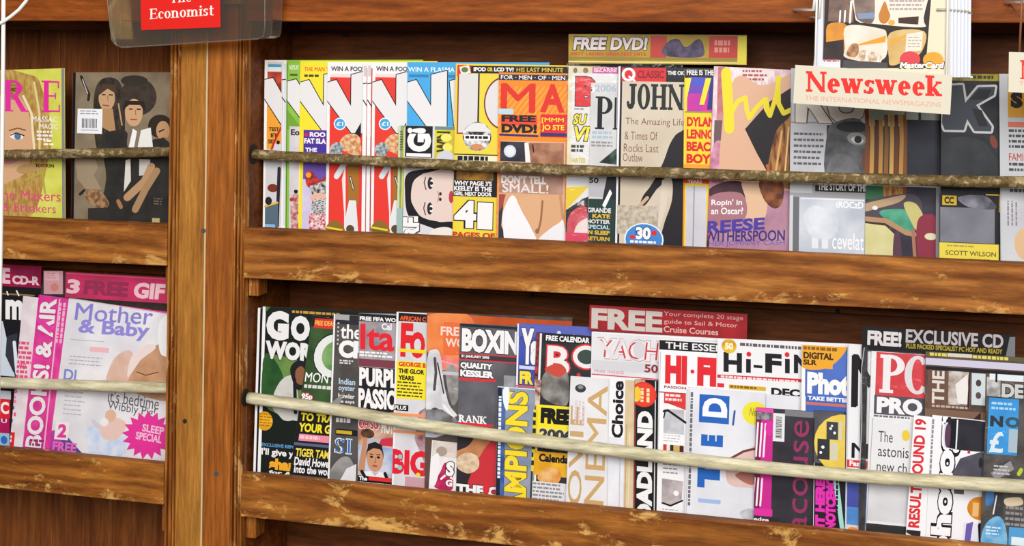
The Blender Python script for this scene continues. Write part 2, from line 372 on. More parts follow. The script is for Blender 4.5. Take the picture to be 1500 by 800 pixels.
def serif_tris(s, tk=.17, th=.055, gap=.04):
    k = ('serif', s, tk, th)
    if k in _gl: return _gl[k]
    T = []; X = 0.0
    def quad(a, b, c, d): T.append((a, b, c)); T.append((a, c, d))
    for ch in s:
        if ch == ' ': X += .35; continue
        if ch not in SER: continue
        wd_, st = SER[ch]
        for q in st:
            if q[0] == 'v':
                x, y0, y1, fl = q[1:5]; t = tk*(q[5] if len(q) > 5 else 1); x += X
                quad((x-t/2, y0), (x+t/2, y0), (x+t/2, y1), (x-t/2, y1))
                for f, y in (('b', y0), ('t', y1)):
                    if f in fl:
                        s_ = -1 if f == 't' else 1; quad((x-t/2-.09, y), (x+t/2+.09, y), (x+t/2+.09, y+s_*th), (x-t/2-.09, y+s_*th))
            elif q[0] in 'dn':
                t = (tk if q[0] == 'd' else th*1.1); dx = t*(1.05 if q[0] == 'd' else 1)
                x0, y0, x1, y1 = q[1:]; quad((X+x0-dx/2, y0), (X+x0+dx/2, y0), (X+x1+dx/2, y1), (X+x1-dx/2, y1))
            elif q[0] == 'h':
                x0, x1, y = q[1:]; quad((X+x0, y-th/2), (X+x1, y-th/2), (X+x1, y+th/2), (X+x0, y+th/2))
            elif q[0] == 'q':
                x, y0, y1 = q[1:]; quad((X+x-th/2, y0), (X+x+th/2, y0), (X+x+th/2, y1), (X+x-th/2, y1))
            elif q[0] == 's':
                x, y = q[1:]; y = min(max(y, th/2), 1-th/2) if y in (0, 1) else y; quad((X+x-.14, y-th/2), (X+x+.14, y-th/2), (X+x+.14, y+th/2), (X+x-.14, y+th/2))
            elif q[0] == 'o':
                cx, cy, r = q[1:]
                for i in range(10):
                    a, b = 2*math.pi*i/10, 2*math.pi*(i+1)/10; T.append(((X+cx, cy), (X+cx+r*math.cos(a), cy+r*math.sin(a)), (X+cx+r*math.cos(b), cy+r*math.sin(b))))
            elif q[0] == 'a':
                cx, cy, rx, ry, a0, a1 = q[1:]; n = 20
                for i in range(n):
                    A = [math.radians(a0+(a1-a0)*(i+j)/n) for j in (0, 1)]
                    o = [(X+cx+rx*math.cos(a), cy+ry*math.sin(a)) for a in A]; w = [(X+cx+(rx-tk)*math.cos(a), cy+(ry-th)*math.sin(a)) for a in A]
                    quad(o[0], o[1], w[1], w[0])
        X += wd_+gap
    _gl[k] = norm_tris(T); return _gl[k]

def clip(poly, a0, a1, b0, b1):
    for ax, lim, sg in ((0, a0, 1), (0, a1, -1), (1, b0, 1), (1, b1, -1)):
        out = []
        for i in range(len(poly)):
            p, q = poly[i], poly[(i+1) % len(poly)]
            dp, dq = (p[ax]-lim)*sg, (q[ax]-lim)*sg
            if dp >= 0: out.append(p)
            if (dp >= 0) != (dq >= 0):
                t = dp/(dp-dq); out.append((p[0]+(q[0]-p[0])*t, p[1]+(q[1]-p[1])*t))
        poly = out
        if len(poly) < 3: return []
    return poly

class Row:
    """one pocket of a shelf: a leaning, slightly fanned stack direction"""
    def __init__(s, d0, alpha, lean, shelf, byline, group):
        al, be = math.radians(alpha), math.radians(lean)
        s.u = Vector((math.cos(al), math.sin(al), 0)); n0 = Vector((math.sin(al), -math.cos(al), 0))
        s.v = Vector((0, 0, 1))*math.cos(be)-n0*math.sin(be); s.n = n0*math.cos(be)+Vector((0, 0, 1))*math.sin(be)
        s.O = Vector((0, d0, shelf)); s.d0 = d0; s.shelf = shelf; s.by = byline; s.group = group; s.done = []; s.lean = be
    def nat(s, x, y):                       # stack coordinate of a left edge standing at the usual depth
        p = at(x, y, s.d0); p = at(x, y, s.d0+math.tan(s.lean)*(p.z-s.shelf)); return (p-s.O).dot(s.n)

class Art:
    """a sheet of print lying in a plane; drawing calls take photograph coordinates unprojected on that plane"""
    def __init__(s, plane, slope_x=None, k=0.0, ytop=0.0):
        s.o, s.u, s.v, s.n = plane; s.F = []; s.lv = 0; s.sx = slope_x; s.k = k; s.yt = ytop; s.cl = None; s.fr = None
    def T(s, x, y):
        if s.sx is not None: x, y = x+s.k*(y-s.yt), y+(y-17)/(s.sx+6556)*(x-s.sx)
        return x, y
    def P(s, x, y):
        x, y = s.T(x, y); r = ray(x, y); t = (s.o-CAM).dot(s.n)/r.dot(s.n); p = CAM+r*t-s.o
        return p.dot(s.u), p.dot(s.v)
    def frame(s, tl, right, down, w, h): s.fr = (tl, right, down); s.cl = (0, w, 0, h)
    def loc(s, p):
        tl, r, d = s.fr; q = (p[0]-tl[0], p[1]-tl[1]); return (q[0]*r[0]+q[1]*r[1], q[0]*d[0]+q[1]*d[1])
    def add(s, pts, c):
        L = [s.loc(s.P(*p)) for p in pts]
        L = clip(L, s.cl[0]+.0001, s.cl[1]-.0001, s.cl[2]+.0001, s.cl[3]-.0001)
        if L: s.F.append((L, s.lv, c))
    def tri(s, T, c):
        s.lv += 1
        for t in T: s.add(t, c)
    def poly(s, pts, c, ol=None, ow=1.5):
        if ol: s.line(list(pts)+[pts[0]], ow*2, ol)
        s.lv += 1
        if s.convex(pts): s.add(pts, c)
        else:
            from mathutils.geometry import tessellate_polygon
            vs = [Vector((p[0], p[1], 0)) for p in pts]
            for t in tessellate_polygon([vs]): s.add([pts[i] for i in t], c)
        return s
    @staticmethod
    def convex(p):
        sg = 0; n = len(p)
        for i in range(n):
            a, b, c = p[i], p[(i+1) % n], p[(i+2) % n]; z = (b[0]-a[0])*(c[1]-b[1])-(b[1]-a[1])*(c[0]-b[0])
            if abs(z) > 1e-9:
                if sg and (z > 0) != (sg > 0): return False
                sg = z
        return True
    def rect(s, x0, y0, x1, y1, c): s.lv += 1; s.add([(x0, y0), (x1, y0), (x1, y1), (x0, y1)], c); return s
    def line(s, pts, w, c):
        s.lv += 1
        l0 = s.lv
        for i_, (a, b) in enumerate(zip(pts, pts[1:])):
            s.lv = l0+.3*(i_ % 2)
            dx, dy = b[0]-a[0], b[1]-a[1]; l = math.hypot(dx, dy) or 1; nx, ny = -dy/l*w/2, dx/l*w/2
            s.add([(a[0]+nx, a[1]+ny), (b[0]+nx, b[1]+ny), (b[0]-nx, b[1]-ny), (a[0]-nx, a[1]-ny)], c)
        if w > 2:
            s.lv = l0+.6
            for a in pts: s.add([(a[0]+w/2*math.cos(t*math.pi/4), a[1]+w/2*math.sin(t*math.pi/4)) for t in range(8)], c)
        s.lv = l0
        return s
    def ell(s, cx, cy, rx, ry, c, rot=0, a0=0, a1=360, n=22):
        s.lv += 1; ct, st = math.cos(math.radians(rot)), math.sin(math.radians(rot)); P = []
        for i in range(n+1 if a1-a0 < 360 else n):
            a = math.radians(a0+(a1-a0)*i/n); X, Y = rx*math.cos(a), ry*math.sin(a); P.append((cx+X*ct-Y*st, cy+X*st+Y*ct))
        s.add(P, c); return s
    def blob(s, pts, c, n=5):
        """closed smooth outline through the points"""
        P = []; m = len(pts)
        for i in range(m):
            p0, p1, p2, p3 = pts[i-1], pts[i], pts[(i+1) % m], pts[(i+2) % m]
            for j in range(n):
                t = j/n
                P.append(tuple(.5*(2*p1[q]+(p2[q]-p0[q])*t+(2*p0[q]-5*p1[q]+4*p2[q]-p3[q])*t*t+(3*p1[q]-p0[q]-3*p2[q]+p3[q])*t**3) for q in (0, 1)))
        return s.poly(P, c)
    def text(s, t, x0, y0, x1, y1, c, rot=0, bold=.012, ital=0, ol=None, ow=.05, serif=False, tk=.17, th=.055, skew=0):
        """lettering filling the box; rot=90 reads upwards, -90 downwards; skew = rise of the baseline over the box"""
        def put(T, c, gx=0, gy=0, du=0, dv=0):
            s.lv += 1; a0, b0, a1, b1 = x0-gx, y0-gy, x1+gx, y1+gy
            l0 = s.lv
            for i_, tr in enumerate(T):
                s.lv = l0+.06*(i_//2 % 13); q = []
                for (u, v) in tr:
                    u += du; v += dv
                    if rot == 90: X, Y = a0+(1-v)*(a1-a0), b1-u*(b1-b0)
                    elif rot == -90: X, Y = a0+v*(a1-a0), b0+u*(b1-b0)
                    elif rot == 180: X, Y = a1-u*(a1-a0), b0+v*(b1-b0)
                    else: X, Y = a0+u*(a1-a0), b1-v*(b1-b0)-skew*u
                    q.append((X, Y))
                s.add(q, c)
            s.lv = l0
        if serif: put(serif_tris(t, tk, th), c)
        else:
            if ol: put(glyph_tris(t, bold+ow, ital), ol, 1.2, 1.2)
            if 'M' in t and bold > 0 and not ol:       # this letter does not take an outline offset well: thicken it by overprinting
                n_ = len(t)
                for q_ in (-1, 1): put(glyph_tris(t, 0, ital), c, du=q_*bold*.55/n_, dv=q_*bold*.25)
            else: put(glyph_tris(t, bold, ital), c)
        return s
    def scrib(s, x0, y0, x1, y1, c, n=3, fill=.55, rot=0):
        """small print too small to read: word-shaped dashes"""
        s.lv += 1; r = random.Random(int(x0*7+y0*13))
        if rot:
            pw = (x1-x0)/n
            for i in range(n):
                y = y1
                while y > y0+1:
                    l = min(r.uniform(2.5, 8), y-y0); s.add([(x0+i*pw, y-l), (x0+i*pw+pw*fill, y-l), (x0+i*pw+pw*fill, y), (x0+i*pw, y)], c); y -= l+1.4
            return s
        ph = (y1-y0)/n
        for i in range(n):
            x = x0; e_ = x1-r.uniform(0, .25)*(x1-x0)
            while x < e_-1:
                l = min(r.uniform(2.5, 8), e_-x); s.add([(x, y0+i*ph), (x+l, y0+i*ph), (x+l, y0+i*ph+ph*fill), (x, y0+i*ph+ph*fill)], c); x += l+1.4
        return s
    def bars(s, x0, y0, x1, y1, rot=0):
        r = random.Random(int(x0*3+y0)); s.lv += 1; a, b = (y0, y1) if rot else (x0, x1); p = a
        while p < b:
            l = r.uniform(.5, 1.4); q = min(p+l, b); s.add([(x0, p), (x1, p), (x1, q), (x0, q)] if rot else [(p, y0), (q, y0), (q, y1), (p, y1)], 'K'); p = q+r.uniform(.6, 1.3)
        return s
    def face(s, cx, cy, w, h, skin='S', hair='L', eyes='K', mouth='#b0505a', rot=0, cap=.55, short=0):
        ct, st = math.cos(math.radians(rot)), math.sin(math.radians(rot))
        g = lambda x, y: (cx+x*ct-y*st, cy+x*st+y*ct)
        p = g(0, -h*.12); s.ell(p[0], p[1], w*(.53 if short else .62), h*(.44 if short else .56), hair, rot)
        s.ell(cx, cy, w*.5, h*.5, skin, rot)
        s.poly([g(-w*.5, -h*.2), g(-w*.42, -h*.5), g(0, -h*.6), g(w*.42, -h*.5), g(w*.5, -h*.2), g(w*.3, -h*.34), g(-w*.1, -h*.36)], hair)
        for sg in (-1, 1):
            p = g(sg*w*.21, -h*.04); s.ell(p[0], p[1], w*.10, h*.045, eyes, rot, n=10)
            s.line([g(sg*w*.09, -h*.13), g(sg*w*.33, -h*.14)], max(h*.035, .7), hair)
        s.line([g(w*.02, -h*.03), g(w*.06, h*.14), g(-w*.06, h*.15)], max(h*.025, .6), '#8d5f45')
        p = g(0, h*.28); s.ell(p[0], p[1], w*.17, h*.045, mouth, rot, n=10)
        return s
    # mesh
    def mesh(s, name, root, base=None, thick=.0003, bgc='W'):
        """base: outline in local sheet coordinates"""
        org = root.location; tl, rt, dn = s.fr
        def W(a, b, z): return s.o+s.u*(tl[0]+a*rt[0]+b*dn[0])+s.v*(tl[1]+a*rt[1]+b*dn[1])+s.n*z-org
        ms = []; idx = {}; vs = []; fs = []; fm = []
        def mi(c):
            if c not in idx: idx[c] = len(ms); ms.append(mat(c))
            return idx[c]
        def solid(P, z0, z1, c):
            b = len(vs); k = len(P)
            vs.extend(W(a, b_, z1) for a, b_ in P); vs.extend(W(a, b_, z0) for a, b_ in P)
            fs.append([b+i for i in range(k)][::-1]); fm.append(mi(c)); fs.append([b+k+i for i in range(k)]); fm.append(mi(c))
            for i in range(k): fs.append((b+i, b+(i+1) % k, b+k+(i+1) % k, b+k+i)); fm.append(mi(c))
        if base is None:
            a0, a1, b0, b1 = s.cl; base = [(a0, b0), (a1, b0), (a1, b1), (a0, b1)]
        solid(base, -thick, 0, bgc)
        for P, l, c in s.F:
            b = len(vs); vs.extend(W(a, b_, l*EPS) for a, b_ in P); fs.append([b+i for i in range(len(P))][::-1]); fm.append(mi(c))
        me = D.meshes.new(name); me.from_pydata(vs, [], fs); me.update()
        for p, m_ in zip(me.polygons, fm): p.material_index = m_
        o = link(name, me, root, ms); return o, W, solid

PAPER = simple('page_paper', '#dcd9d2', .8)
FILM = film('clear_film', haze=.02, gloss=.015, rough=.16, wrinkle=.35, wscale=28)
NAMES = []
class Mag(Art):
    def __init__(s, row, label, xl, yt, xb=None, wpx=None, bg='W', t=.003, off=0.0, group=None, hpx=None):
        xb = xl if xb is None else xb; s.row = row; s.bg = bg; s.label = label; s.t = t; s.group = group or row.group
        yb = row.by(xb); wpx = wpx or 206*(xl+6556)/6950.0
        w = row.nat(xl, (yt+yb)/2)+off
        Art.__init__(s, (row.O+row.n*w, row.u, row.v, row.n), xl, (xb-xl)/(yb-yt), yt)
        a0, a1 = s.P(xl, yt)[0], 0
        sc = .00107*6950/(xl+6556)*.985; wd_ = wpx*sc
        # stand in front of every earlier one it overlaps
        for (u0, u1, top) in row.done:
            if u0 < a0+wd_ and u1 > a0: w = max(w, top+t+.0004)
        s.w = w; s.o = row.O+row.n*w
        tl = s.P(xl, yt); bl = s.P(xl, yb)
        d = Vector((bl[0]-tl[0], bl[1]-tl[1])).normalized(); r = Vector((-d.y, d.x))
        # lowest corner touches the shelf
        ht = -(tl[1]+w*math.tan(row.lean)+min(0, r.y*wd_))/d.y
        s.frame(tl, (r.x, r.y), (d.x, d.y), wd_, ht); s.wd = wd_; s.ht = ht
        bc = s.o+s.u*(tl[0]+r.x*wd_/2+d.x*ht)+s.v*(tl[1]+r.y*wd_/2+d.y*ht)
        s.root = empty('magazine', (bc.x, bc.y, row.shelf)); s.subs = []; s.topz = .0003
        s.u0, s.u1 = tl[0], tl[0]+wd_
    def sub(s, name, x0, y0, x1, y1, bg='W', lift=.0007, thick=.0004, raw=False):
        a = Art((s.o+s.n*lift, s.u, s.v, s.n), s.sx, s.k, s.yt)
        if raw: a.sx = None
        p = a.P(x0, y0); q = a.P(x1, y0); z = a.P(x0, y1)
        r = Vector((q[0]-p[0], q[1]-p[1])); w = r.length; r.normalize(); d = Vector((r.y, -r.x)); h = (z[0]-p[0])*d.x+(z[1]-p[1])*d.y
        a.frame(p, (r.x, r.y), (d.x, d.y), w, h); a.bgc = bg; a.lift = lift; a.thick = thick; a.name = name; a.lab = None
        s.subs.append(a); return a
    def bag(s, x0, y0, x1, y1, lift=.0012, m=None, amp=.0008, name='plastic_bag'):
        s.bags = getattr(s, 'bags', [])+[(x0, y0, x1, y1, lift, m or FILM, amp, name)]; s.topz = max(s.topz, lift+amp)
    def done(s):
        W0, H0 = s.wd, s.ht
        o, W, solid = s.mesh('cover', s.root, thick=.0002, bgc=s.bg)
        # page block, back cover and spine behind the printed front
        bm = bmesh.new()
        def slab_(a0, a1, b0, b1, z0, z1):
            q = [W(a, b, z) for z in (z0, z1) for a, b in ((a0, b0), (a1, b0), (a1, b1), (a0, b1))]; hexa(bm, q[:4], q[4:])
        slab_(.0003, W0-.0006, .0005, H0-.0004, -s.t+.0002, -.0002)
        bm_obj('page_block', bm, PAPER, s.root)
        bm = bmesh.new(); slab_(0, W0, 0, H0, -s.t, -s.t+.0002); slab_(-.0002, .0003, 0, H0, -s.t+.0002, -.0002)
        bm_obj('back_cover', bm, mat(s.bg), s.root)
        s.topz = max(s.topz, s.lv*EPS)
        for a in s.subs:
            a.mesh(a.name, s.root, thick=a.thick, bgc=a.bgc)[0]
            s.topz = max(s.topz, a.lift+a.lv*EPS+.0002)
        for (x0, y0, x1, y1, lift, m, amp, nm) in getattr(s, 'bags', []):
            bm = bmesh.new(); nx, ny = 26, 30; g = []; r = random.Random(int(x0+y0))
            ph = [r.uniform(0, 6) for _ in range(6)]
            for j in range(ny+1):
                row_ = []
                for i in range(nx+1):
                    u, v = i/nx, j/ny; p = s.P(x0+(x1-x0)*u, y0+(y1-y0)*v)
                    z = lift+amp*(.45*math.sin(9*u+5*v+ph[0])+.35*math.sin(17*v-8*u+ph[1])+.2*math.sin(31*u+13*v+ph[2]))*min(1, 6*u, 6*(1-u))
                    row_.append(bm.verts.new(s.o+s.u*p[0]+s.v*p[1]+s.n*z-s.root.location))
                g.append(row_)
            for j in range(ny):
                for i in range(nx): bm.faces.new((g[j][i], g[j+1][i], g[j+1][i+1], g[j][i+1]))
            bm_obj(nm, bm, m, s.root, smooth=True)
        s.row.done.append((s.u0, s.u1, s.w+s.topz))
        tag(s.root, s.label, 'magazine', s.group)
        _c = W(0, s.ht, 0)+s.root.location; _e = W(s.wd, s.ht, 0)+s.root.location
        NAMES.append((s.label[:40], round(_c.y, 4), round(_c.x, 4), round(_e.y-0, 3), round((s.w-s.row.nat(s.sx, s.yt+100))*1000, 1), round(s.ht, 3), s.lv))
        return s.root

# ---------------------------------------------------------------- upper left pocket
AL = 6.2
by_u = lambda x: 331+.0455*(x-356); by_l = lambda x: 690+.0975*(x-352)
UL = Row(.055, 1.5, 1.0, SHU, lambda x: 317+.0375*x, 'magazines in the upper left pocket')
m = Mag(UL, 'yellow magazine with pink masthead letters and a blonde woman close up', -118, 106, -118, 236, bg='#dfe06a~#cfcf4e~25', t=.010)
m.sx = 0; m.yt = 106
m.blob([(-60, 110), (40, 108), (62, 130), (75, 190), (70, 235), (40, 320), (-60, 320)], '#c9a55c~#a97f3c~70~3~1')
m.blob([(-70, 150), (10, 138), (36, 150), (46, 190), (44, 235), (22, 262), (-60, 280)], '#d9ab84')
m.line([(34, 140), (46, 165), (50, 217)], 3.5, '#efe0b8'); m.line([(50, 120), (58, 165), (58, 217)], 3, '#e3cf97')
m.ell(24, 199, 10, 4.5, 'W', 6); m.ell(26, 199, 5, 5, '#54789c'); m.line([(13, 191), (26, 187), (38, 190)], 1.8, '#7a5330'); m.line([(15, 198), (24, 194), (36, 198)], 1.6, '#2e2018')
m.ell(14, 235, 12, 5, '#c98a84', -8)
m.ell(-2, 126, 14, 14, '#a8823f'); m.ell(18, 132, 12, 14, '#6b4c22~#b8954e~90~1~4')
m.text('R', 4, 117, 42, 163, 'P', serif=True, tk=.19, th=.05); m.text('E', 61, 117, 88, 163, 'P', bold=.02, serif=True, tk=.2)
m.text('MASSAC', 47, 169, 84, 177, 'W', bold=.03); m.text('MAGIC', 58, 180, 85, 187, 'W', bold=.03); m.scrib(54, 190, 80, 206, 'W', 3)
m.scrib(64, 203, 80, 213, '#fffdd8', 2)
m.line([(38, 262), (62, 250), (66, 280)], 3, '#b7a94a'); m.ell(40, 246, 16, 7, '#b9945e', -10)
m.text('EDITION', 53, 238, 79, 243, 'K', bold=.03)
m.text('he Makers', 4, 277, 89, 292, '#e0507c', bold=.0); m.text('& Breakers', 4, 296, 82, 309, '#e0507c', bold=.0)
m.done()
m = Mag(UL, 'brown toned magazine showing three long haired people with a price sticker', 107, 106, 104, 217, bg='#8d7d66~#7c6c57~30', t=.008)
m.rect(107, 106, 111, 340, 'K')
m.line([(119, 112), (124, 124), (131, 138), (130, 146)], 4, '#2c2722'); m.line([(121, 116), (129, 137)], 1.2, 'V')
m.blob([(140, 130), (152, 114), (172, 116), (182, 140), (184, 200), (178, 222), (146, 222), (138, 170)], '#473c33~#2d2723~60~3~1')
m.ell(157, 143, 12, 18, '#c39b74'); m.poly([(144, 140), (150, 122), (168, 124), (170, 136), (158, 129)], '#4d3c2e')
m.line([(150, 138), (155, 138)], 1.6, 'K'); m.line([(160, 138), (166, 138)], 1.6, 'K'); m.line([(151, 153), (161, 154)], 1.6, '#8c4c3c'); m.line([(158, 139), (159, 147)], 1, '#8a6547')
m.poly([(148, 158), (166, 158), (172, 200), (160, 190), (150, 185)], '#b48a62'); m.line([(174, 150), (180, 182)], 2, '#b69a72')
m.ell(203, 140, 27, 27, '#38302a~#453a32~90'); m.ell(197, 117, 20, 8, '#3a322c')
m.ell(197, 163, 13, 20, '#cda179'); m.poly([(180, 160), (184, 146), (212, 146), (214, 162), (206, 152), (190, 152)], '#2c2521')
m.line([(190, 158), (195, 158)], 1.8, 'K'); m.line([(201, 158), (207, 158)], 1.8, 'K'); m.line([(192, 173), (202, 173)], 2, '#94544a'); m.line([(199, 159), (200, 167)], 1, '#8a6547')
m.ell(236, 182, 18, 17, '#32291f'); m.ell(240, 188, 10, 14, '#bd9169'); m.line([(234, 190), (242, 186)], 1.8, 'K'); m.line([(238, 198), (246, 199)], 1.5, '#8c4c3c')
m.blob([(150, 200), (186, 190), (192, 215), (250, 205), (252, 340), (150, 340), (158, 260)], '#34312f~#2a2827~40')
m.poly([(190, 214), (196, 186), (202, 190), (198, 214)], 'W'); m.poly([(203, 214), (208, 188), (222, 184), (226, 214)], '#e8e6e0')
m.poly([(186, 232), (193, 230), (194, 262), (184, 278)], '#dcd6cc'); m.poly([(206, 230), (222, 230), (221, 252), (206, 254)], '#c9c4bc')
m.line([(189, 286), (214, 262), (224, 240)], 11, '#b8906a'); m.line([(201, 303), (216, 272), (232, 246)], 10, '#a8845f'); m.line([(176, 292), (180, 300)], 6, '#a8744f')
m.poly([(112, 232), (142, 232), (146, 244), (140, 256), (152, 276), (128, 276), (116, 262)], '#9d8a70')
m.blob([(126, 280), (146, 276), (160, 290), (162, 300), (148, 303), (134, 296)], '#a8835c~#6b4a34~150'); m.line([(120, 284), (126, 278)], 4, '#2c2827'); m.poly([(132, 304), (160, 302), (160, 340), (132, 340)], '#33302e')
m.rect(226, 314, 237, 320, '#b9a878')
m.scrib(228, 285, 242, 296, '#6b5c4a', 3)
a = m.sub('price_sticker', 114.5, 159, 151, 195, bg='#efeef2', lift=.0011); a.bars(121, 173, 143, 187); a.scrib(118, 161.5, 147, 169, 'E', 2, .4); a.line([(120, 190), (145, 190)], 1.2, 'E')
m.done()

# ---------------------------------------------------------------- lower left pocket
LL = Row(.052, 6.5, 1.0, SHL, lambda x: 654+.079*x, 'magazines in the lower left pocket')
m = Mag(LL, 'black magazine with a lowercase white m under a crimson strip at far left', -112, 418, -112, 214, bg='#17161b', t=.004)
m.sx = 0; m.yt = 418; m.k = 0
m.text('m', 8, 438, 34, 467, 'W', bold=.05); m.line([(3, 430), (50, 430)], 2.4, '#8a6a3c'); m.line([(10, 426), (12, 432)], 2, 'W'); m.line([(24, 424), (28, 432)], 2, 'W')
m.poly([(0, 470), (4, 470), (22, 550), (0, 550)], '#c9d4e2'); m.poly([(10, 492), (26, 486), (20, 545), (8, 520)], '#33343c'); m.line([(21, 500), (25, 545)], 5, '#dfe8f2')
m.rect(-60, 572, 16, 584, '#c9d2dc'); m.rect(-60, 584, 15, 612, 'R'); m.text('C', 1, 588, 13, 606, 'W', bold=.04); m.rect(-60, 612, 14, 634, '#b01858'); m.text('U', 2, 613, 10, 619, 'W'); m.rect(-60, 634, 14, 660, '#9fbfd8'); m.ell(6, 644, 5, 6, '#2f6fc0')
a = m.sub('header_strip', -80, 387, 61, 419, bg='#b3154c~#8f1340~40', lift=.0007, thick=.0006)
a.text('E', 3, 392, 15, 415, '#e6c4ce', bold=.05); a.text('CD-R', 18, 402, 58, 415, '#e6c4ce', bold=.05); a.text('DOUBLE', 16, 393, 58, 400, '#7a2a4c', bold=.02)
m.done()
m = Mag(LL, 'white magazine with a column of pink cover lines beside a bright pink strip', 34, 434, 14, 214, bg='#e7dfe2~#dccdd4~40', t=.003)
m.poly([(30, 500), (62, 500), (60, 560), (30, 560)], '#e8ccd4'); m.scrib(30, 500, 55, 556, '#d8507c', 8, .6)
m.text('AND', 36, 531, 47, 540, '#d8407c', bold=.03); m.text('365', 20, 569, 38, 576, '#d8307c', bold=.04); m.scrib(21, 580, 40, 592, '#e08098', 2, .7); m.scrib(21, 595, 40, 601, 'K', 1, .8)
m.scrib(21, 604, 40, 611, '#e06088', 1, .8); m.scrib(21, 614, 38, 620, 'K', 1, .8); m.rect(16, 633, 40, 668, 'R'); m.text('RF', 16, 638, 36, 654, 'W', bold=.05)
m.done()
m = Mag(LL, 'magazine with a bright pink vertical strip lettered in white running up its edge', 57, 432, 33, 224, bg='#ec3fa4~#d81f8e~40', t=.003)
m.yt = 432
m.text('BOOKS! & AIR', 60, 436, 84, 654, 'W', rot=90, bold=.035, ol='#c91680', ow=.03)
m.poly([(57, 462), (80, 478), (80, 488), (57, 470)], 'P'); m.scrib(88, 440, 100, 500, '#f3b8d4', 2, .6, rot=1); m.line([(88, 436), (88, 660)], 2, '#f7b9dc')
m.scrib(66, 642, 92, 660, '#8e1a70', 3, .6)
m.done()
m = Mag(LL, 'white pregnancy magazine in clear wrap with purple letters and a pink starburst', 101, 437, 72, 226, bg='#efecee~#dfdce2~18', t=.005)
m.k = -.12
m.rect(101, 437, 330, 438.2, '#c9c6cc')
m.text('Mother', 113, 443, 226, 468, '#8a7fd0', bold=.03); m.text('& Baby', 120, 466, 224, 492, '#9389d8', bold=.03)
m.rect(110, 496, 160, 497, '#b8b2c0')
m.blob([(170, 560), (176, 522), (196, 506), (206, 520), (200, 560)], '#e0bfae~#d8ad98~40'); m.blob([(205, 562), (214, 522), (240, 494), (280, 490), (280, 570)], '#cf9d78~#b8845c~40'); m.line([(212, 536), (226, 540), (244, 534)], 1.6, '#6b4428')
m.blob([(200, 545), (215, 520), (236, 500), (222, 496), (202, 515)], '#eedcd8'); m.blob([(236, 470), (246, 452), (262, 470), (262, 505), (244, 508)], '#f6f4f6')
m.scrib(112, 520, 160, 536, '#b4b0bc', 3, .3); m.text('Dl', 107, 540, 125, 556, '#7a86d0', bold=.02); m.rect(140, 505, 168, 512, '#efb8bc')
m.text('it\'s bedtime', 175, 564, 250, 582, '#55525c', bold=.0, skew=-6); m.text('Wibbly Pig!', 176, 580, 246, 596, '#55525c', bold=.0, skew=-6)
m.scrib(112, 572, 142, 610, '#b8b6c0', 6, .25)
m.blob([(150, 625), (176, 612), (200, 618), (214, 640), (200, 660), (160, 662)], '#c3d3ee~#e2e8f4~60'); m.blob([(168, 618), (188, 604), (206, 612), (196, 634), (176, 636)], '#eac8bc'); m.ell(182, 602, 8, 9, '#e3b79c'); m.ell(174, 612, 6, 6, 'W'); m.line([(158, 612), (166, 620)], 5, '#d8cbd0')
m.poly([(60, 640), (112, 628), (135, 662), (60, 664)], '#9a2fb0~#c82fa8~40'); m.poly([(112, 628), (150, 662), (118, 664)], '#5a3a98')
m.rect(104, 617, 124, 643, 'W'); m.text('2', 108, 620, 121, 640, 'P', bold=.05); m.text('FREE', 103, 646, 138, 660, '#e86fc0', bold=.04)
pts = []
for i in range(34):
    a_ = 2*math.pi*i/34; r_ = 1.0 if i % 2 else .74; pts.append((239+38*r_*math.cos(a_), 625+35*r_*math.sin(a_)))
m.poly(pts, '#e8249a'); m.text('SLEEP', 230, 609, 262, 620, '#f9c8e4', bold=.03, skew=-3); m.text('SPECIAL', 222, 621, 260, 632, '#f9c8e4', bold=.03, skew=-3)
m.rect(60, 662, 330, 667, 'W'); m.poly([(236, 668), (300, 656), (300, 690), (236, 690)], '#6a2fa0')
a = m.sub('header_strip', 92, 399, 300, 436, bg='#d01a62~#b5144f~25', lift=.0011, thick=.0008)
a.text('3', 96, 409, 115, 430, '#ecc3cc', bold=.05); a.text('FREE', 121, 409, 186, 430, '#93104a', bold=.05); a.text('GIFTS', 194, 408, 272, 431, '#ecc3cc', bold=.05); a.line([(92, 401), (300, 401)], 1.5, '#e84a80')
a = m.sub('price_sticker', 64, 397, 92, 431, bg='#cf98a6', lift=.0016, raw=True); a.sx = None; a.rect(67, 399, 86, 411, '#dcb0b4'); a.scrib(68, 400, 85, 410, '#c07a88', 3, .4); a.ell(80, 421, 6, 6, '#c88068')
m.bag(60, 398, 300, 690, .0024, amp=.0011)
m.done()

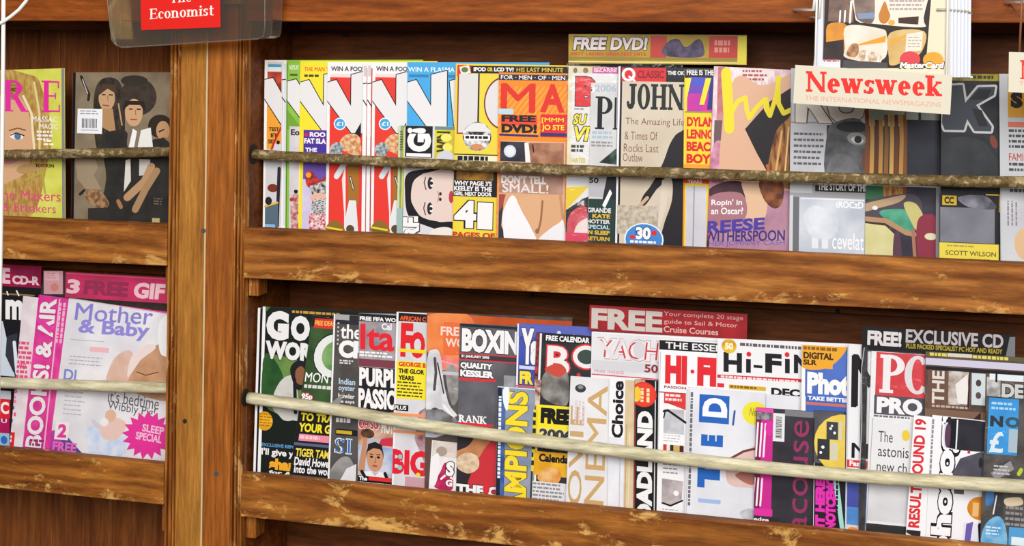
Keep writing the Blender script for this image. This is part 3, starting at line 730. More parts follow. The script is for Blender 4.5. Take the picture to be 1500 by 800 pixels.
# ---------------------------------------------------------------- upper right pocket
UR = Row(.056, AL, 1.2, SHU, by_u, 'magazines in the upper right pocket')
def bigN(c, x, dy=0, full=1, col='#e6e3e3'):
    o = lambda P: [(x+a, b+dy) for a, b in P]
    if full: c.poly(o([(0, 121), (13, 117), (35, 155), (35, 109), (58, 103), (58, 194), (36, 194), (0, 147)]), col, 'K', 1.3)
    else: c.poly(o([(-2, 121), (13, 117), (30, 144), (60, 194), (36, 194), (-2, 145)]), col, 'K', 1.3)
def red_issue(m, x):
    m.rect(x+4, 108, x+70, 340, '#e6392f'); m.rect(x+4, 108, x+36, 113, '#f0d8d4'); m.text('WIN A FOOTB', x+5, 97, x+61, 104, '#2c3048', bold=.03)
    bigN(m, x)
    m.ell(x+19, 181, 9, 9, '#e8f4fa'); m.ell(x+19, 181, 7.5, 7.5, '#3fa6e0'); m.text('£1', x+14, 178, x+24, 184, 'W', bold=.03)
    m.poly([(x+40, 196), (x+50, 178), (x+50, 200)], 'K')
    m.blob([(x+18, 214), (x+24, 200), (x+36, 195), (x+48, 200), (x+50, 226), (x+34, 224)], '#c9773c~#e8c9a0~190'); m.blob([(x+5, 216), (x+14, 208), (x+24, 214), (x+20, 228), (x+8, 228)], '#b9c4c8~#5b6468~200')
    m.line([(x+15, 258), (x+28, 236)], 8, '#dce6ea'); m.poly([(x+23, 262), (x+28, 240), (x+29, 312), (x+27, 312), (x+25, 290)], '#eadfd8'); m.poly([(x+31, 238), (x+48, 234), (x+48, 298), (x+32, 298)], '#a56f28'); m.line([(x+35, 258), (x+40, 276)], 3, 'K'); m.line([(x+35, 258), (x+40, 276)], 1, 'W')
    m.poly([(x+28, 320), (x+34, 292), (x+44, 292), (x+48, 340), (x+28, 340)], '#e3e3e6'); m.line([(x+27, 246), (x+28, 334)], 1.6, 'W')
    m.blob([(x+2, 330), (x+12, 322), (x+24, 328), (x+26, 340), (x+2, 340)], '#8a6a2c'); m.line([(x+2, 333), (x+24, 336)], 2.6, '#f0d42c'); m.line([(x+2, 337), (x+24, 340)], 2, '#3e6a2a')
    m.ell(x+36, 334, 6, 6, '#5a4a2a')
m = Mag(UR, 'first weekly at the left wall, white border with a slanted white letter over orange', 388, 88, 385, t=.0015)
m.rect(392, 91, 414, 326, '#d5d3d6'); m.rect(393, 94, 412, 103, '#4aa0c4'); m.rect(393, 98, 412, 104, '#e9e9ec'); m.rect(392, 105, 414, 150, '#c8492c~#8e2a1c~60'); m.rect(392, 150, 414, 210, '#f0982a')
m.poly([(384, 118), (400, 114), (421, 150), (421, 193), (384, 138)], '#e2dfdf', 'K', 1.4); m.poly([(392, 152), (411, 182), (402, 218), (392, 218)], '#eda02c'); m.text('TEST', 395, 186, 410, 192, 'K', bold=.04); m.text('ET', 398, 195, 408, 201, 'K', bold=.04); m.text('SET', 394, 204, 406, 210, 'K', bold=.04)
m.line([(413, 186), (403, 208), (399, 220)], 3, '#b8242c'); m.ell(409, 208, 2.5, 3, 'K')
m.rect(391, 219, 413, 332, '#cfcdd1'); m.ell(402, 275, 8, 6, '#7a2f1e'); m.line([(411, 246), (409, 330)], 5, '#25232b'); m.poly([(391, 303), (410, 296), (410, 334), (391, 334)], '#546a78'); m.line([(391, 302), (409, 296)], 3, '#e8b02c'); m.ell(396, 294, 5, 6, '#211f27'); m.rect(391, 328, 406, 334, '#8fb6dc')
m.done()
m = Mag(UR, 'thin white edged copy peeking out between the first weekly and the green one', 413, 90, 411, t=.001)
m.rect(416, 94, 440, 330, '#dcdade'); m.line([(414.5, 90), (413, 336)], .9, '#b8b6bc'); m.line([(413, 117), (419, 116)], 1.5, 'K'); m.line([(413, 142), (419, 150)], 1.5, 'K')
m.done()
m = Mag(UR, 'narrow green strip of a weekly with a slanted white letter, left of the yellow one', 420, 88, 418, bg='#86bd3e', t=.0012)
m.rect(425, 92, 470, 170, '#8fc044'); m.text('NUTS AT', 424, 95, 438, 102, '#e8f4d8', bold=.03); m.rect(425, 108, 436, 111, '#4a5c28'); bigN(m, 421, -1, 0)
m.poly([(421, 160), (440, 184), (440, 190), (421, 190)], '#6fa234'); m.rect(425, 185, 470, 340, '#d9d3d8~#c9bfc8~30'); m.text('Eo', 427, 189, 440, 198, 'K', bold=.04); m.blob([(428, 292), (440, 286), (444, 340), (430, 340)], '#d8c4c0~#b04a44~140'); m.ell(429, 292, 3, 3, '#a83838'); m.ell(435, 280, 3, 3, 'K')
m.line([(421, 92), (421, 336)], 1.2, '#4a7a20')
m.done()
m = Mag(UR, 'yellow weekly with a slanted white letter and purple panel, right of the green strip', 440, 89, 437, bg='#f2e02c', t=.0015)
m.rect(445, 92, 520, 190, '#f4e030'); m.text('THE MAN T', 446, 98, 482, 104, '#d83a24', bold=.04); m.scrib(446, 109, 474, 113, '#4a4420', 1, .9); bigN(m, 440)
m.rect(446, 190, 520, 345, '#56329a'); m.text('ROO', 455, 193, 478, 200, 'W', bold=.05); m.ell(450, 197, 2.5, 2.5, 'R'); m.text('FAT SLA', 447, 202, 479, 210, 'W', bold=.05); m.rect(446, 211, 482, 221, '#43309a'); m.text('THE', 449, 216, 466, 222, 'W', bold=.04)
m.rect(446, 236, 520, 262, '#6b4fa8'); m.rect(445, 262, 520, 345, '#c3b6dc~#d8cfe4~30'); m.blob([(450, 254), (458, 250), (470, 262), (480, 258), (482, 280), (466, 276), (452, 272)], '#d83a2c~#3a2a2c~120'); m.ell(454, 256, 4, 4, '#f0a030'); m.poly([(456, 272), (482, 262), (482, 282), (460, 286)], '#d8d0cc~#2c2a30~160'); m.blob([(456, 288), (466, 282), (480, 284), (476, 292), (462, 294)], '#e8b49c')
m.poly([(460, 292), (482, 288), (482, 312), (458, 312)], '#e9e6e6~#1c1a22~260~1~3'); m.poly([(456, 312), (482, 312), (482, 340), (454, 340)], '#c8283c~#e8e2e2~260'); m.line([(441, 230), (439.5, 336)], 1.4, '#fff6a0')
m.done()
m = Mag(UR, 'red weekly with white header and blue price badge, left of two white edged copies', 480, 91, 477, t=.0015)
red_issue(m, 480); m.done()
for i, (x, lab) in enumerate(((532, 'thin white edged copy just right of the left hand red weekly'), (538.5, 'thin white edged copy just left of the right hand red weekly'))):
    m = Mag(UR, lab, x, 92, x-2.5, t=.0008)
    m.rect(x+5.4, 100, x+60, 340, '#c8504a'); m.rect(x+1, 96, x+5, 112, '#cfc8c8'); m.line([(x-1, 123), (x+8, 121)], 1.4, 'K'); m.line([(x, 146), (x+8, 158)], 1.6, 'K'); m.rect(x+5.2, 200, x+6.5, 340, '#a03a38'); m.done()
m = Mag(UR, 'red weekly with white header and blue price badge, left of the sideways face', 546, 92, 543, t=.0015)
red_issue(m, 546); m.done()
m = Mag(UR, 'light blue weekly with a tall white letter above the sideways face', 597, 91, 595, bg='#45a8e2', t=.0015)
m.text('WIN A PLASMA', 598, 98, 666, 105, '#eef6fa', bold=.04); m.rect(599, 109, 628, 113, '#2b7fb8'); m.rect(656, 109, 668, 113, '#2b7fb8'); bigN(m, 597); m.poly([(659, 118), (672, 114), (672, 194), (667, 194)], '#e6e3e3', 'K', 1.3); m.rect(597, 184, 670, 186, 'K')
m.done()
def ziggy(m, x):
    m.rect(x, 184, x+40, 230, 'K'); m.text('!', x+3, 187, x+30, 195, 'W', rot=-90, bold=.05); m.text('G', x+3, 195, x+38, 222, 'W', rot=90, bold=.06); m.rect(x+2, 224, x+38, 229, 'W')
    m.rect(x+43, 184, x+72, 232, '#e0d23a~#c9b83a~50'); m.rect(x+43, 184, x+72, 189, '#6b8a86'); m.text('WIN', x+46, 191, x+66, 222, '#3a3a1c', rot=90, bold=.05); m.ell(x+60, 200, 8, 6, '#f4e46a'); m.ell(x+62, 214, 7, 6, '#f4e46a'); m.blob([(x+48, 226), (x+60, 218), (x+72, 226), (x+72, 236), (x+48, 236)], '#cfcfd8')
m = Mag(UR, 'thin green and gold edge of a magazine just left of the sideways face', 584, 184, 581, 120, bg='#8aa878~#5f7f6a~40', t=.0012, off=.0035)
m.rect(584, 184, 587, 345, '#cfd8a8'); m.line([(592.5, 188), (590, 340)], 2.4, '#d8c83a'); m.scrib(586, 192, 591, 222, '#5a5a2c', 8, .5); m.rect(583, 305, 592, 345, '#9fb8b4'); m.done()
m = Mag(UR, 'magazine turned sideways so a dark haired woman\'s face lies on its side', 593, 184, 590, 120, bg='#d8d6d8', t=.0015, off=.005)
x = 593
ziggy(m, x+1)
m.rect(x, 246, x+72, 352, '#d9d7d9'); m.blob([(x+2, 280), (x+4, 256), (x+24, 248), (x+74, 246), (x+74, 262), (x+40, 262), (x+20, 262), (x+18, 300), (x+30, 318), (x+74, 322), (x+74, 338), (x+36, 330), (x+8, 316)], '#17141c')
m.blob([(x+8, 284), (x+14, 262), (x+34, 252), (x+74, 250), (x+74, 320), (x+50, 322), (x+24, 314)], '#e3cdc4'); m.blob([(x+2, 280), (x+8, 258), (x+30, 247), (x+30, 252), (x+14, 266), (x+12, 296), (x+26, 316), (x+48, 323), (x+74, 322), (x+74, 334), (x+30, 328), (x+8, 312)], '#17141c')
for yy, sg in ((267, 1), (304, -1)):
    m.ell(x+39, yy, 4, 9, '#2a2226', 0); m.ell(x+41, yy, 2.4, 5.5, '#f4f0f0'); m.ell(x+40.5, yy, 2.6, 2.6, '#1b1820'); m.line([(x+32, yy-9), (x+30, yy), (x+33, yy+10)], 1.6, '#5a3a34')
m.ell(x+54, 282, 2, 2.6, '#3a1c20'); m.ell(x+54, 290, 2, 2.6, '#3a1c20'); m.line([(x+50, 278), (x+52, 286), (x+50, 294)], 1.2, '#b48a80'); m.ell(x+70, 286, 3.6, 9, '#b83a48')
m.rect(x, 316, x+22, 352, 'W'); m.text('F', x, 318, x+24, 332, 'W', rot=90, ol='K', bold=.06); m.text('R', x+2, 330, x+24, 348, 'W', rot=90, ol='K', bold=.06); m.blob([(x+42, 336), (x+60, 330), (x+74, 334), (x+74, 350), (x+42, 350)], '#e8e4dc'); m.rect(x+46, 342, x+56, 352, '#e0cf3a')
m.done()
m = Mag(UR, 'yellow framed weekly with a large white 41 low on its cover', 668, 93, 663, bg='#eccf36', t=.002, off=.004)
m.rect(690, 96, 860, 107, 'K'); m.text('IPOD', 694, 98, 712, 104, 'W', bold=.05); m.text('OR', 714, 98, 722, 104, '#e8c83a', bold=.05); m.text('LCD TV?', 724, 98, 753, 104, 'W', bold=.05); m.text('HIS LAST MINUTE', 757, 98, 825, 104, '#e8c83a', bold=.04)
m.rect(672, 110, 860, 345, '#e9d243'); m.rect(670, 95, 690, 112, 'R'); m.poly([(673, 98), (687, 95), (690, 107), (676, 109)], '#e8e6da'); m.ell(681, 102, 5, 4, '#5a7a3c')
m.rect(671, 111, 702, 196, '#8a3a2c'); m.rect(673, 108, 701, 194, '#dcd8d8'); m.line([(702, 108), (702, 180)], 2.4, 'K'); m.line([(672, 195), (690, 195)], 1.6, '#b82c24')
m.ell(738, 150, 28, 38, '#7a2a24', 0, 90, 270); m.ell(739, 150, 27, 36, '#dddada', 0, 90, 270)
m.ell(701, 199, 21, 21, '#e9e7e7~#28262c~110'); m.ell(701, 199, 20, 20, '#e2e0e0', 0, 200, 340); m.rect(682, 197, 720, 205, 'W'); m.scrib(684, 198.5, 718, 203, 'K', 1, .9); m.ell(701, 214, 9, 4, '#d88a5c')
m.rect(666, 225, 735, 226.5, 'K'); m.rect(672, 227, 735, 236, '#efe8c8'); m.scrib(673, 228, 730, 235, 'K', 1, .9)
m.rect(664, 247, 735, 287, '#19171c'); m.rect(672, 249, 726, 263, '#c08a2c~#7a5420~60'); m.text("WHY PAGE 3'S", 669, 264, 724, 271, 'W', bold=.04); m.text('KEELEY IS THE', 669, 272, 724, 279, 'W', bold=.04); m.text('GIRL NEXT DOOR', 669, 280, 724, 286, 'W', bold=.04)
m.text('4', 670, 293, 702, 333, 'W', ol='K', bold=.05); m.text('1', 704, 295, 726, 334, 'W', ol='K', serif=False, bold=.07); m.text('PAGES OF', 668, 339, 730, 347, '#c8341c', bold=.05)
m.done()
m = Mag(UR, 'orange men\'s magazine with two red capitals above a figure in a white top', 731, 106, 727, bg='#f08a22', t=.0025, off=.003)
m.mesh
for i in range(26):
    m.line([(726+i*8, 126), (700+i*8, 160), (676+i*8, 196)], 1.6, '#f6ab4a')
m.rect(731, 109, 860, 117, '#232138'); m.text('FOR · MEN · OF · MEN', 734, 110, 828, 116, 'W', bold=.04)
m.text('M', 735, 122, 784, 164, '#dc2f22', bold=.035); m.text('A', 792, 122, 828, 163, '#dc2f22', bold=.035); m.rect(731, 159, 753, 167, '#b9d4de')
m.rect(735, 168, 788, 183, '#e8482c'); m.text('FREE', 736, 168, 786, 178, 'K', serif=False, bold=.05); m.text('DVD!', 736, 181, 788, 194, 'K', bold=.06); m.line([(734, 197), (789, 198)], 3, '#2c2a6a')
m.rect(793, 166, 840, 199, 'R'); m.text('[MMM', 795, 171, 827, 179, 'Y', bold=.03); m.text('JO STE', 795, 181, 828, 191, 'Y', bold=.03); m.rect(793, 193, 840, 198, '#3a2c6a')
m.rect(728, 205, 734, 352, '#e8702c~#f0a04a~120'); m.rect(735, 206, 830, 356, '#d9b49c')
m.rect(735, 207, 772, 236, '#1f1d24~#3a3644~50'); m.ell(749, 221, 9, 9, '#c9d8ec'); m.ell(749, 221, 6.5, 6.5, '#e6e4ea'); m.poly([(770, 208), (776, 208), (780, 236), (772, 236)], '#efe9e6'); m.poly([(776, 208), (828, 207), (828, 240), (780, 240)], '#b98668~#8e5c44~50'); m.line([(782, 210), (784, 222)], 2, '#2a1c1c')
m.rect(734, 250, 828, 282, '#b99484~#a87c68~40'); m.text('DON\'T TELL', 737, 256, 803, 268, '#e6dcd8', bold=.05); m.text('SMALL!', 739, 268, 806, 281, '#e6dcd8', bold=.05)
m.rect(733, 282, 828, 362, '#dba77c'); m.poly([(734, 284), (742, 286), (738, 330), (748, 352), (734, 352)], '#33313a'); m.poly([(734, 284), (744, 284), (740, 300), (735, 310)], '#a84840')
m.blob([(740, 312), (750, 288), (758, 288), (768, 308), (782, 332), (788, 352), (748, 354), (741, 336)], '#efedf0'); m.blob([(794, 346), (812, 330), (828, 318), (832, 360), (796, 354)], '#eae7ea')
m.blob([(762, 292), (790, 284), (797, 304), (793, 330), (784, 330), (770, 308)], '#dcab82'); m.blob([(798, 296), (826, 288), (828, 316), (810, 330), (798, 332)], '#d9a77e'); m.line([(798, 292), (796, 320), (792, 338)], 3, '#9c6a4a'); m.line([(758, 292), (756, 286)], 2, 'W'); m.ell(791, 336, 3, 4, '#8a6a5a'); m.line([(824, 284), (828, 316)], 4, '#c48e66')
m.done()
m = Mag(UR, 'bagged magazine with a red capital, under the yellow strip reading FREE DVD', 833, 97, 828, bg='#e6dfc0~#d8d2b0~50', t=.003, off=.002)
m.rect(833, 94, 1100, 96, '#efe04a'); m.rect(839, 98, 905, 330, '#e2dfdf'); m.rect(838, 98, 868, 107, '#d8cfae'); m.ell(843, 103, 3, 4, '#8a6a4a'); m.ell(858, 103, 4, 4, '#8a6a4a'); m.rect(868, 98, 906, 107, '#b83a8a'); m.text('BIZARRE', 870, 99, 904, 105, '#f0c8dc', bold=.03)
m.text('B', 844, 112, 876, 155, '#d8262e', serif=False, bold=.07, ol='K', ow=.02); m.scrib(842, 158, 860, 162, 'E', 1, .6); m.text('SU', 841, 167, 861, 182, 'Y', ol='K', bold=.03, ital=.2); m.text('VI', 843, 185, 866, 206, 'Y', ol='K', bold=.03, ital=.2); m.scrib(839, 212, 860, 224, '#3a3a3a', 2, .7); m.text('HATES', 840, 231, 860, 238, '#d0c02c', bold=.04)
m.rect(833, 262, 868, 272, '#cfcfd4'); m.poly([(833, 274), (866, 272), (833, 308)], '#e6c82c'); m.poly([(833, 308), (858, 290), (868, 286), (868, 365), (833, 365)], '#1c1a1e'); m.text('THE', 849, 293, 860, 300, 'W', bold=.03); m.blob([(836, 322), (846, 306), (862, 302), (866, 330), (862, 350), (838, 352)], '#d8707c~#c8404c~50'); m.blob([(846, 340), (852, 326), (866, 320), (866, 348), (852, 350)], '#ead8d4'); m.line([(831, 280), (830, 350)], 2, '#d8cc4a'); m.rect(832, 340, 868, 356, '#d83a5c')
a = m.sub('header_strip', 832, 50, 1093, 93, bg='#b09424~#9a7e20~25', lift=.0006, thick=.0012)  # yellow ink darkened: shade under the shelf is put into the colour
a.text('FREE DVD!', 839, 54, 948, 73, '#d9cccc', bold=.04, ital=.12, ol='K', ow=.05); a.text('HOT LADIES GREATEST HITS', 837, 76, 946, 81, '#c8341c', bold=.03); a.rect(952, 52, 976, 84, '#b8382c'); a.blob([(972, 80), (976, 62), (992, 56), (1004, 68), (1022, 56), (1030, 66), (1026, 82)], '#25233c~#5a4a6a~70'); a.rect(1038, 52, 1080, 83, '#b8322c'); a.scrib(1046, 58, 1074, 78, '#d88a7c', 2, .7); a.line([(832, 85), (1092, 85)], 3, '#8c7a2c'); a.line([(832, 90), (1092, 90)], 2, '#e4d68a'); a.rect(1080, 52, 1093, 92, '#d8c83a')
m.bag(830, 92, 1000, 372, .0013, amp=.0006)
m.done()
m = Mag(UR, 'slim grey and white magazine with a tall black serif capital below the year 2006', 866, 121, 861, 170, bg='#d6d4d4~#c9c7c8~30', t=.002, off=.002)
m.text('2006', 872, 124, 903, 134, '#a9b6c4', bold=.02); m.text('P', 873, 141, 898, 189, 'K', serif=True, tk=.2); m.rect(901, 142, 904, 188, 'K'); m.rect(899, 187, 907, 189, 'K'); m.scrib(869, 192, 900, 205, '#a8bccc', 2, .6); m.scrib(868, 207, 900, 216, '#8f9094', 2, .6)
m.ell(867, 131, 4.5, 4.5, 'W'); m.text('5', 864, 128, 868, 134, 'K', bold=.04)
m.poly([(880, 238), (905, 216), (906, 240)], '#3a5c50~#1c2420~70'); m.rect(862, 258, 905, 288, '#b8b6ba'); m.text('50', 866, 260, 880, 268, 'K', bold=.03); m.poly([(892, 258), (908, 258), (908, 300), (884, 304)], '#23252c'); m.poly([(858, 290), (864, 284), (868, 292), (864, 320), (860, 350)], 'W')
m.rect(862, 291, 908, 365, '#1f3a38'); m.text('GRANDE', 865, 304, 899, 311, '#e8e6e2', bold=.03); m.text('KATE', 872, 313, 898, 319, '#e0b83a', bold=.04); m.text('HOTTER', 864, 321, 898, 327, '#e8e6e2', bold=.03); m.text('SPECIAL', 864, 329, 898, 335, '#bcd0e0', bold=.03); m.text('IN SLEEP', 864, 337, 898, 343, '#e0b83a', bold=.04); m.text('RETURN', 863, 346, 898, 352, '#e0a82c', bold=.04); m.poly([(886, 300), (897, 276), (900, 282), (890, 304)], 'W')
m.done()
m = Mag(UR, 'beige music magazine with black slab name over a dark suited figure and blue badge', 906, 97, 901, 205, bg='#191820', t=.004, off=.001)
m.rect(906, 97, 909, 380, '#ebe9e9'); m.rect(911, 99, 976, 119, '#d8282e'); m.text('CLASSIC', 934, 103, 973, 114, '#7c1c22', bold=.03); m.ell(921, 109, 10, 10, 'W'); m.ell(921, 109, 6, 6.5, '#d8282e'); m.line([(922, 112), (930, 118)], 3, 'W'); m.rect(976, 98, 1100, 115, '#1b2026'); m.text('THE OK', 978, 103, 1003, 109, 'W', bold=.03)
m.rect(912, 119, 1100, 375, '#d6c9b6~#cbbca6~12'); m.text('JOHN', 919, 122, 1003, 160, '#1c2226', serif=True, tk=.24, th=.1)
m.text('The Amazing Life', 918, 172, 1004, 185, '#7a4a40', bold=-.005); m.text('& Times Of', 917, 192, 965, 204, '#7a4a40', bold=-.005); m.text("Rocks Last", 916, 210, 967, 222, '#7a4a40', bold=-.005); m.text('Outlaw', 915, 224, 944, 236, '#7a4a40', bold=-.005)
m.blob([(1040, 182), (1000, 190), (985, 206), (974, 236), (958, 268), (946, 285), (942, 298), (950, 298), (968, 272), (986, 258), (988, 290), (976, 330), (972, 372), (1040, 372)], '#1f1c22'); m.line([(941, 300), (952, 288)], 5, '#caa58a'); m.line([(966, 272), (984, 254)], 4, '#1c191f')
m.poly([(973, 262), (984, 254), (980, 300), (972, 330), (968, 330)], '#d9ccbc')
m.rect(908, 300, 968, 342, '#cdc2b0~#a89a86~160')
m.ell(948, 349, 29, 24, '#e8eef4'); m.ell(948, 349, 27, 22.5, '#3f86cc'); m.text('30', 936, 331, 958, 349, 'W', bold=.05, ol='#24508c'); m.ell(931, 346, 4, 3, 'R'); m.ell(963, 339, 4, 4, 'R'); m.scrib(928, 351, 968, 362, 'W', 2, .6)
m.done()
m = Mag(UR, 'pink and blue music magazine lettered in red on yellow down its edge', 1003, 102, 1000, 205, bg='#f2d22c', t=.003, off=.001)
m.rect(1003, 97, 1100, 114, '#1b1d24'); m.text('FREE IS THE', 1006, 101, 1046, 110, 'W', bold=.03); m.rect(1009, 113, 1090, 164, '#4a58c8'); m.rect(1008, 124, 1090, 140, '#7a3fb0~#5a50c0~50'); m.rect(1007, 137, 1090, 164, '#d82f98~#a838a8~50'); m.poly([(1006, 114), (1013, 114), (1006, 148), (1004, 148)], 'Y'); m.poly([(1034, 114), (1042, 114), (1032, 153), (1025, 153)], 'Y'); m.poly([(1042, 112), (1060, 112), (1060, 160), (1036, 160)], '#2b2f80')
m.line([(1004, 164), (1050, 164)], 2, '#8a9a3c')
for i, t_ in enumerate(('DYLAN', 'LENNON', 'BEACH', 'BOYS')): m.text(t_, 1007, 171+i*18, (1048, 1056, 1052, 1050)[i], 185+i*18, '#d81f2c', bold=.05)
m.rect(1003, 240, 1060, 247, '#f0a02c'); m.rect(1003, 262, 1048, 268, '#d83a2c'); m.text('YEARS', 1009, 263, 1030, 268, 'W', bold=.03)
m.rect(1002, 268, 1005, 372, '#e88a2c'); m.rect(1007, 272, 1037, 366, '#d3d1d6~#c4c2ca~20'); m.line([(1019, 272), (1018, 366)], 1.6, '#8f8d94')
m.done()
m = Mag(UR, 'glossy magazine with yellow brush script over a red haired woman\'s raised arm', 1046, 97, 1035, 212, bg='#d8a8b0~#c88c98~18', t=.004, off=.001)
m.k = -.03
m.rect(1046, 97, 1170, 262, '#d8b4bc~#f0e4e6~70~3~1'); m.rect(1052, 98, 1062, 200, '#b85c66~#c88a90~50'); m.rect(1049, 176, 1064, 212, '#6b5458'); m.blob([(1048, 214), (1062, 208), (1076, 244), (1072, 264), (1046, 264)], '#d8a0b4~#b86a88~60')
m.ell(1090, 130, 5, 8, '#3a1c20'); m.rect(1085, 100, 1128, 112, '#e8d8d8'); m.scrib(1088, 102, 1124, 120, '#a8504c', 3, .5)
m.blob([(1070, 130), (1086, 110), (1120, 124), (1170, 102), (1180, 124), (1136, 150), (1110, 178), (1126, 226), (1140, 252), (1140, 266), (1066, 266), (1060, 190)], '#dcae90')
m.poly([(1094, 188), (1128, 148), (1170, 120), (1190, 118), (1190, 262), (1136, 262), (1112, 222)], '#201a1e'); m.blob([(1138, 196), (1156, 172), (1180, 150), (1185, 262), (1132, 262)], '#b0783c~#5a2c18~60~4~.6'); m.line([(1148, 190), (1140, 258)], 3, '#d8a868'); m.line([(1158, 184), (1154, 258)], 2.4, '#e0b878'); m.line([(1128, 240), (1135, 262)], 4, '#c0582c')
m.line([(1064, 106), (1068, 150), (1071, 188)], 15, '#ecd92e'); m.line([(1071, 170), (1082, 148), (1093, 142), (1096, 160), (1100, 172), (1110, 156), (1122, 144), (1124, 158), (1130, 168), (1138, 140), (1142, 112)], 6.5, '#ecd92e'); m.line([(1140, 114), (1142, 150), (1150, 164), (1162, 158)], 7, '#ecd92e'); m.line([(1124, 144), (1128, 166)], 6, '#ecd92e')
m.rect(1036, 276, 1180, 372, '#b88c9c~#a87890~30'); m.blob([(1040, 284), (1060, 268), (1092, 266), (1098, 300), (1094, 322), (1060, 326), (1042, 318)], '#54323c~#3a2430~40'); m.blob([(1092, 264), (1120, 264), (1130, 292), (1124, 320), (1098, 318), (1098, 290)], '#dfb898'); m.blob([(1118, 262), (1150, 262), (1152, 292), (1140, 302), (1124, 288)], '#9a5a34~#5a2c1c~80')
m.rect(1038, 286, 1046, 372, '#b83040'); m.blob([(1046, 288), (1092, 282), (1098, 318), (1060, 330), (1046, 330)], '#a8727c'); m.text("Ropin' in", 1048, 292, 1093, 303, 'W', bold=.02, skew=2); m.text('an Oscar?', 1048, 304, 1095, 314, 'W', bold=.02, skew=2)
m.text('REESE', 1042, 324, 1127, 342, '#4a3a9c', bold=.04, skew=9); m.text('WITHERSPOON', 1040, 339, 1157, 355, '#3a2c7c', bold=.02, skew=7); m.text('HER JOHNNY CASH', 1046, 353, 1157, 362, '#6a5ab0', bold=0, skew=6); m.rect(1070, 366, 1140, 371, '#d8b8c8'); m.rect(1036, 352, 1046, 376, '#2a1c2c')
m.done()
m = Mag(UR, 'dark magazine with grey capitals, half a face and two disc sleeves along its foot', 1159, 100, 1156, 222, bg='#c6c6ca~#b8b8be~20', t=.004, off=.001)
m.rect(1159, 150, 1245, 180, '#8f8f92'); m.rect(1160, 105, 1250, 178, '#bdbdc0')
m.text('RU', 1166, 118, 1268, 180, '#d9d1c6', bold=.05, ol='#5a4a44', ow=.02); m.scrib(1164, 194, 1208, 246, '#5a5a60', 6, .4)
m.rect(1212, 182, 1400, 262, '#28282e~#3a3a42~40'); m.blob([(1214, 262), (1212, 200), (1224, 178), (1266, 178), (1272, 262)], '#3c3c40~#6a6a6c~30'); m.ell(1250, 184, 24, 8, '#1a1a1e'); m.ell(1256, 201, 14, 9, '#8f8c8c', 8); m.ell(1257, 203, 9, 5, '#d0cdcd', 8); m.ell(1258, 202, 5.5, 5.5, '#16151a'); m.blob([(1214, 262), (1222, 226), (1250, 230), (1264, 262)], '#77777a~#5a5a60~40'); m.ell(1276, 232, 12, 18, '#6b3a34')
for i, (xx, cc) in enumerate(((1270, '#7a4420'), (1277, '#c09048'), (1284, '#5a3018'), (1290, '#b8843c'), (1298, '#8c5a28'), (1306, '#c89a4a'), (1313, '#6a3a1c'), (1320, '#b8843c'), (1326, '#7a4a24'))): m.line([(xx, 150), (xx+2, 200), (xx+1, 268)], 6, cc)
m.rect(1330, 155, 1400, 300, '#23242f~#2c2e3c~30'); m.rect(1276, 142, 1296, 173, '#9aa594'); m.rect(1296, 142, 1326, 165, '#a5aea0'); m.rect(1328, 142, 1346, 172, '#9fa89c'); m.rect(1350, 142, 1378, 172, '#8f988e')
m.rect(1156, 262, 1400, 390, '#9c9ca0'); m.rect(1158, 264, 1192, 282, '#c0c0c4'); m.rect(1196, 270, 1275, 279, 'K'); m.text('THE STORY OF THE', 1200, 266, 1272, 277, 'W', bold=.03)
m.rect(1158, 286, 1164, 390, '#c9ccd0'); m.rect(1164, 288, 1174, 390, '#6a6c72')
a = m.sub('disc_sleeve', 1173, 288, 1269, 372, bg='#b4bac6~#d6dae2~16', lift=.0012, thick=.0008)
a.text('tROCzD', 1226, 292, 1267, 302, '#eef0f4', bold=.03); a.text('n', 1192, 330, 1216, 362, '#dfe3ea', bold=.05); a.text('cevelat', 1222, 338, 1268, 362, '#f1f3f6', bold=.0); a.line([(1176, 290), (1268, 290)], 1.4, '#e8ecf2'); a.blob([(1180, 312), (1200, 300), (1230, 318), (1222, 346), (1190, 344)], '#c8cdd8~#e0e4ec~30')
a = m.sub('disc_sleeve', 1269.5, 268, 1373, 375, bg='#2f2b38~#3c3644~40', lift=.0012, thick=.0008)
a.rect(1269, 268, 1296, 288, '#2f6a48'); a.rect(1296, 268, 1330, 284, '#7a3a20~#c08a3c~60~4~1'); a.blob([(1268, 312), (1268, 292), (1330, 278), (1352, 290), (1350, 330), (1330, 334), (1300, 318)], '#4c4650'); a.blob([(1266, 296), (1300, 286), (1328, 280), (1320, 290), (1290, 300), (1266, 306)], '#b89a78'); a.blob([(1290, 306), (1320, 300), (1342, 306), (1340, 330), (1318, 326)], '#3f8f74~#58a888~60'); a.blob([(1326, 292), (1344, 292), (1356, 314), (1346, 330), (1336, 316)], '#c8bc78')
a.line([(1266, 316), (1300, 318), (1330, 334), (1342, 336)], 7, '#b48a64'); a.blob([(1264, 326), (1296, 324), (1312, 336), (1316, 380), (1264, 380)], '#cdc68c~#d8d098~30'); a.line([(1266, 321), (1300, 324), (1314, 336)], 2.4, '#3a2c30'); a.blob([(1312, 340), (1320, 334), (1324, 380), (1312, 380)], '#5a3a4a'); a.line([(1340, 330), (1344, 380)], 5, '#a8745c'); a.blob([(1346, 318), (1366, 306), (1375, 320), (1375, 380), (1350, 380)], '#8c2f44'); a.ell(1366, 338, 9, 5, '#ddd8b4'); a.ell(1284, 300, 4, 3, '#e8e8ea'); a.line([(1264, 371.5), (1320, 371.5)], 1.5, '#e3dcb0')
m.done()
m = Mag(UR, 'black magazine with a huge outlined silver letter and a yellow based sleeve', 1379, 107, 1378, 226, bg='#1e1f25~#2a2d33~40', t=.004, off=.001)
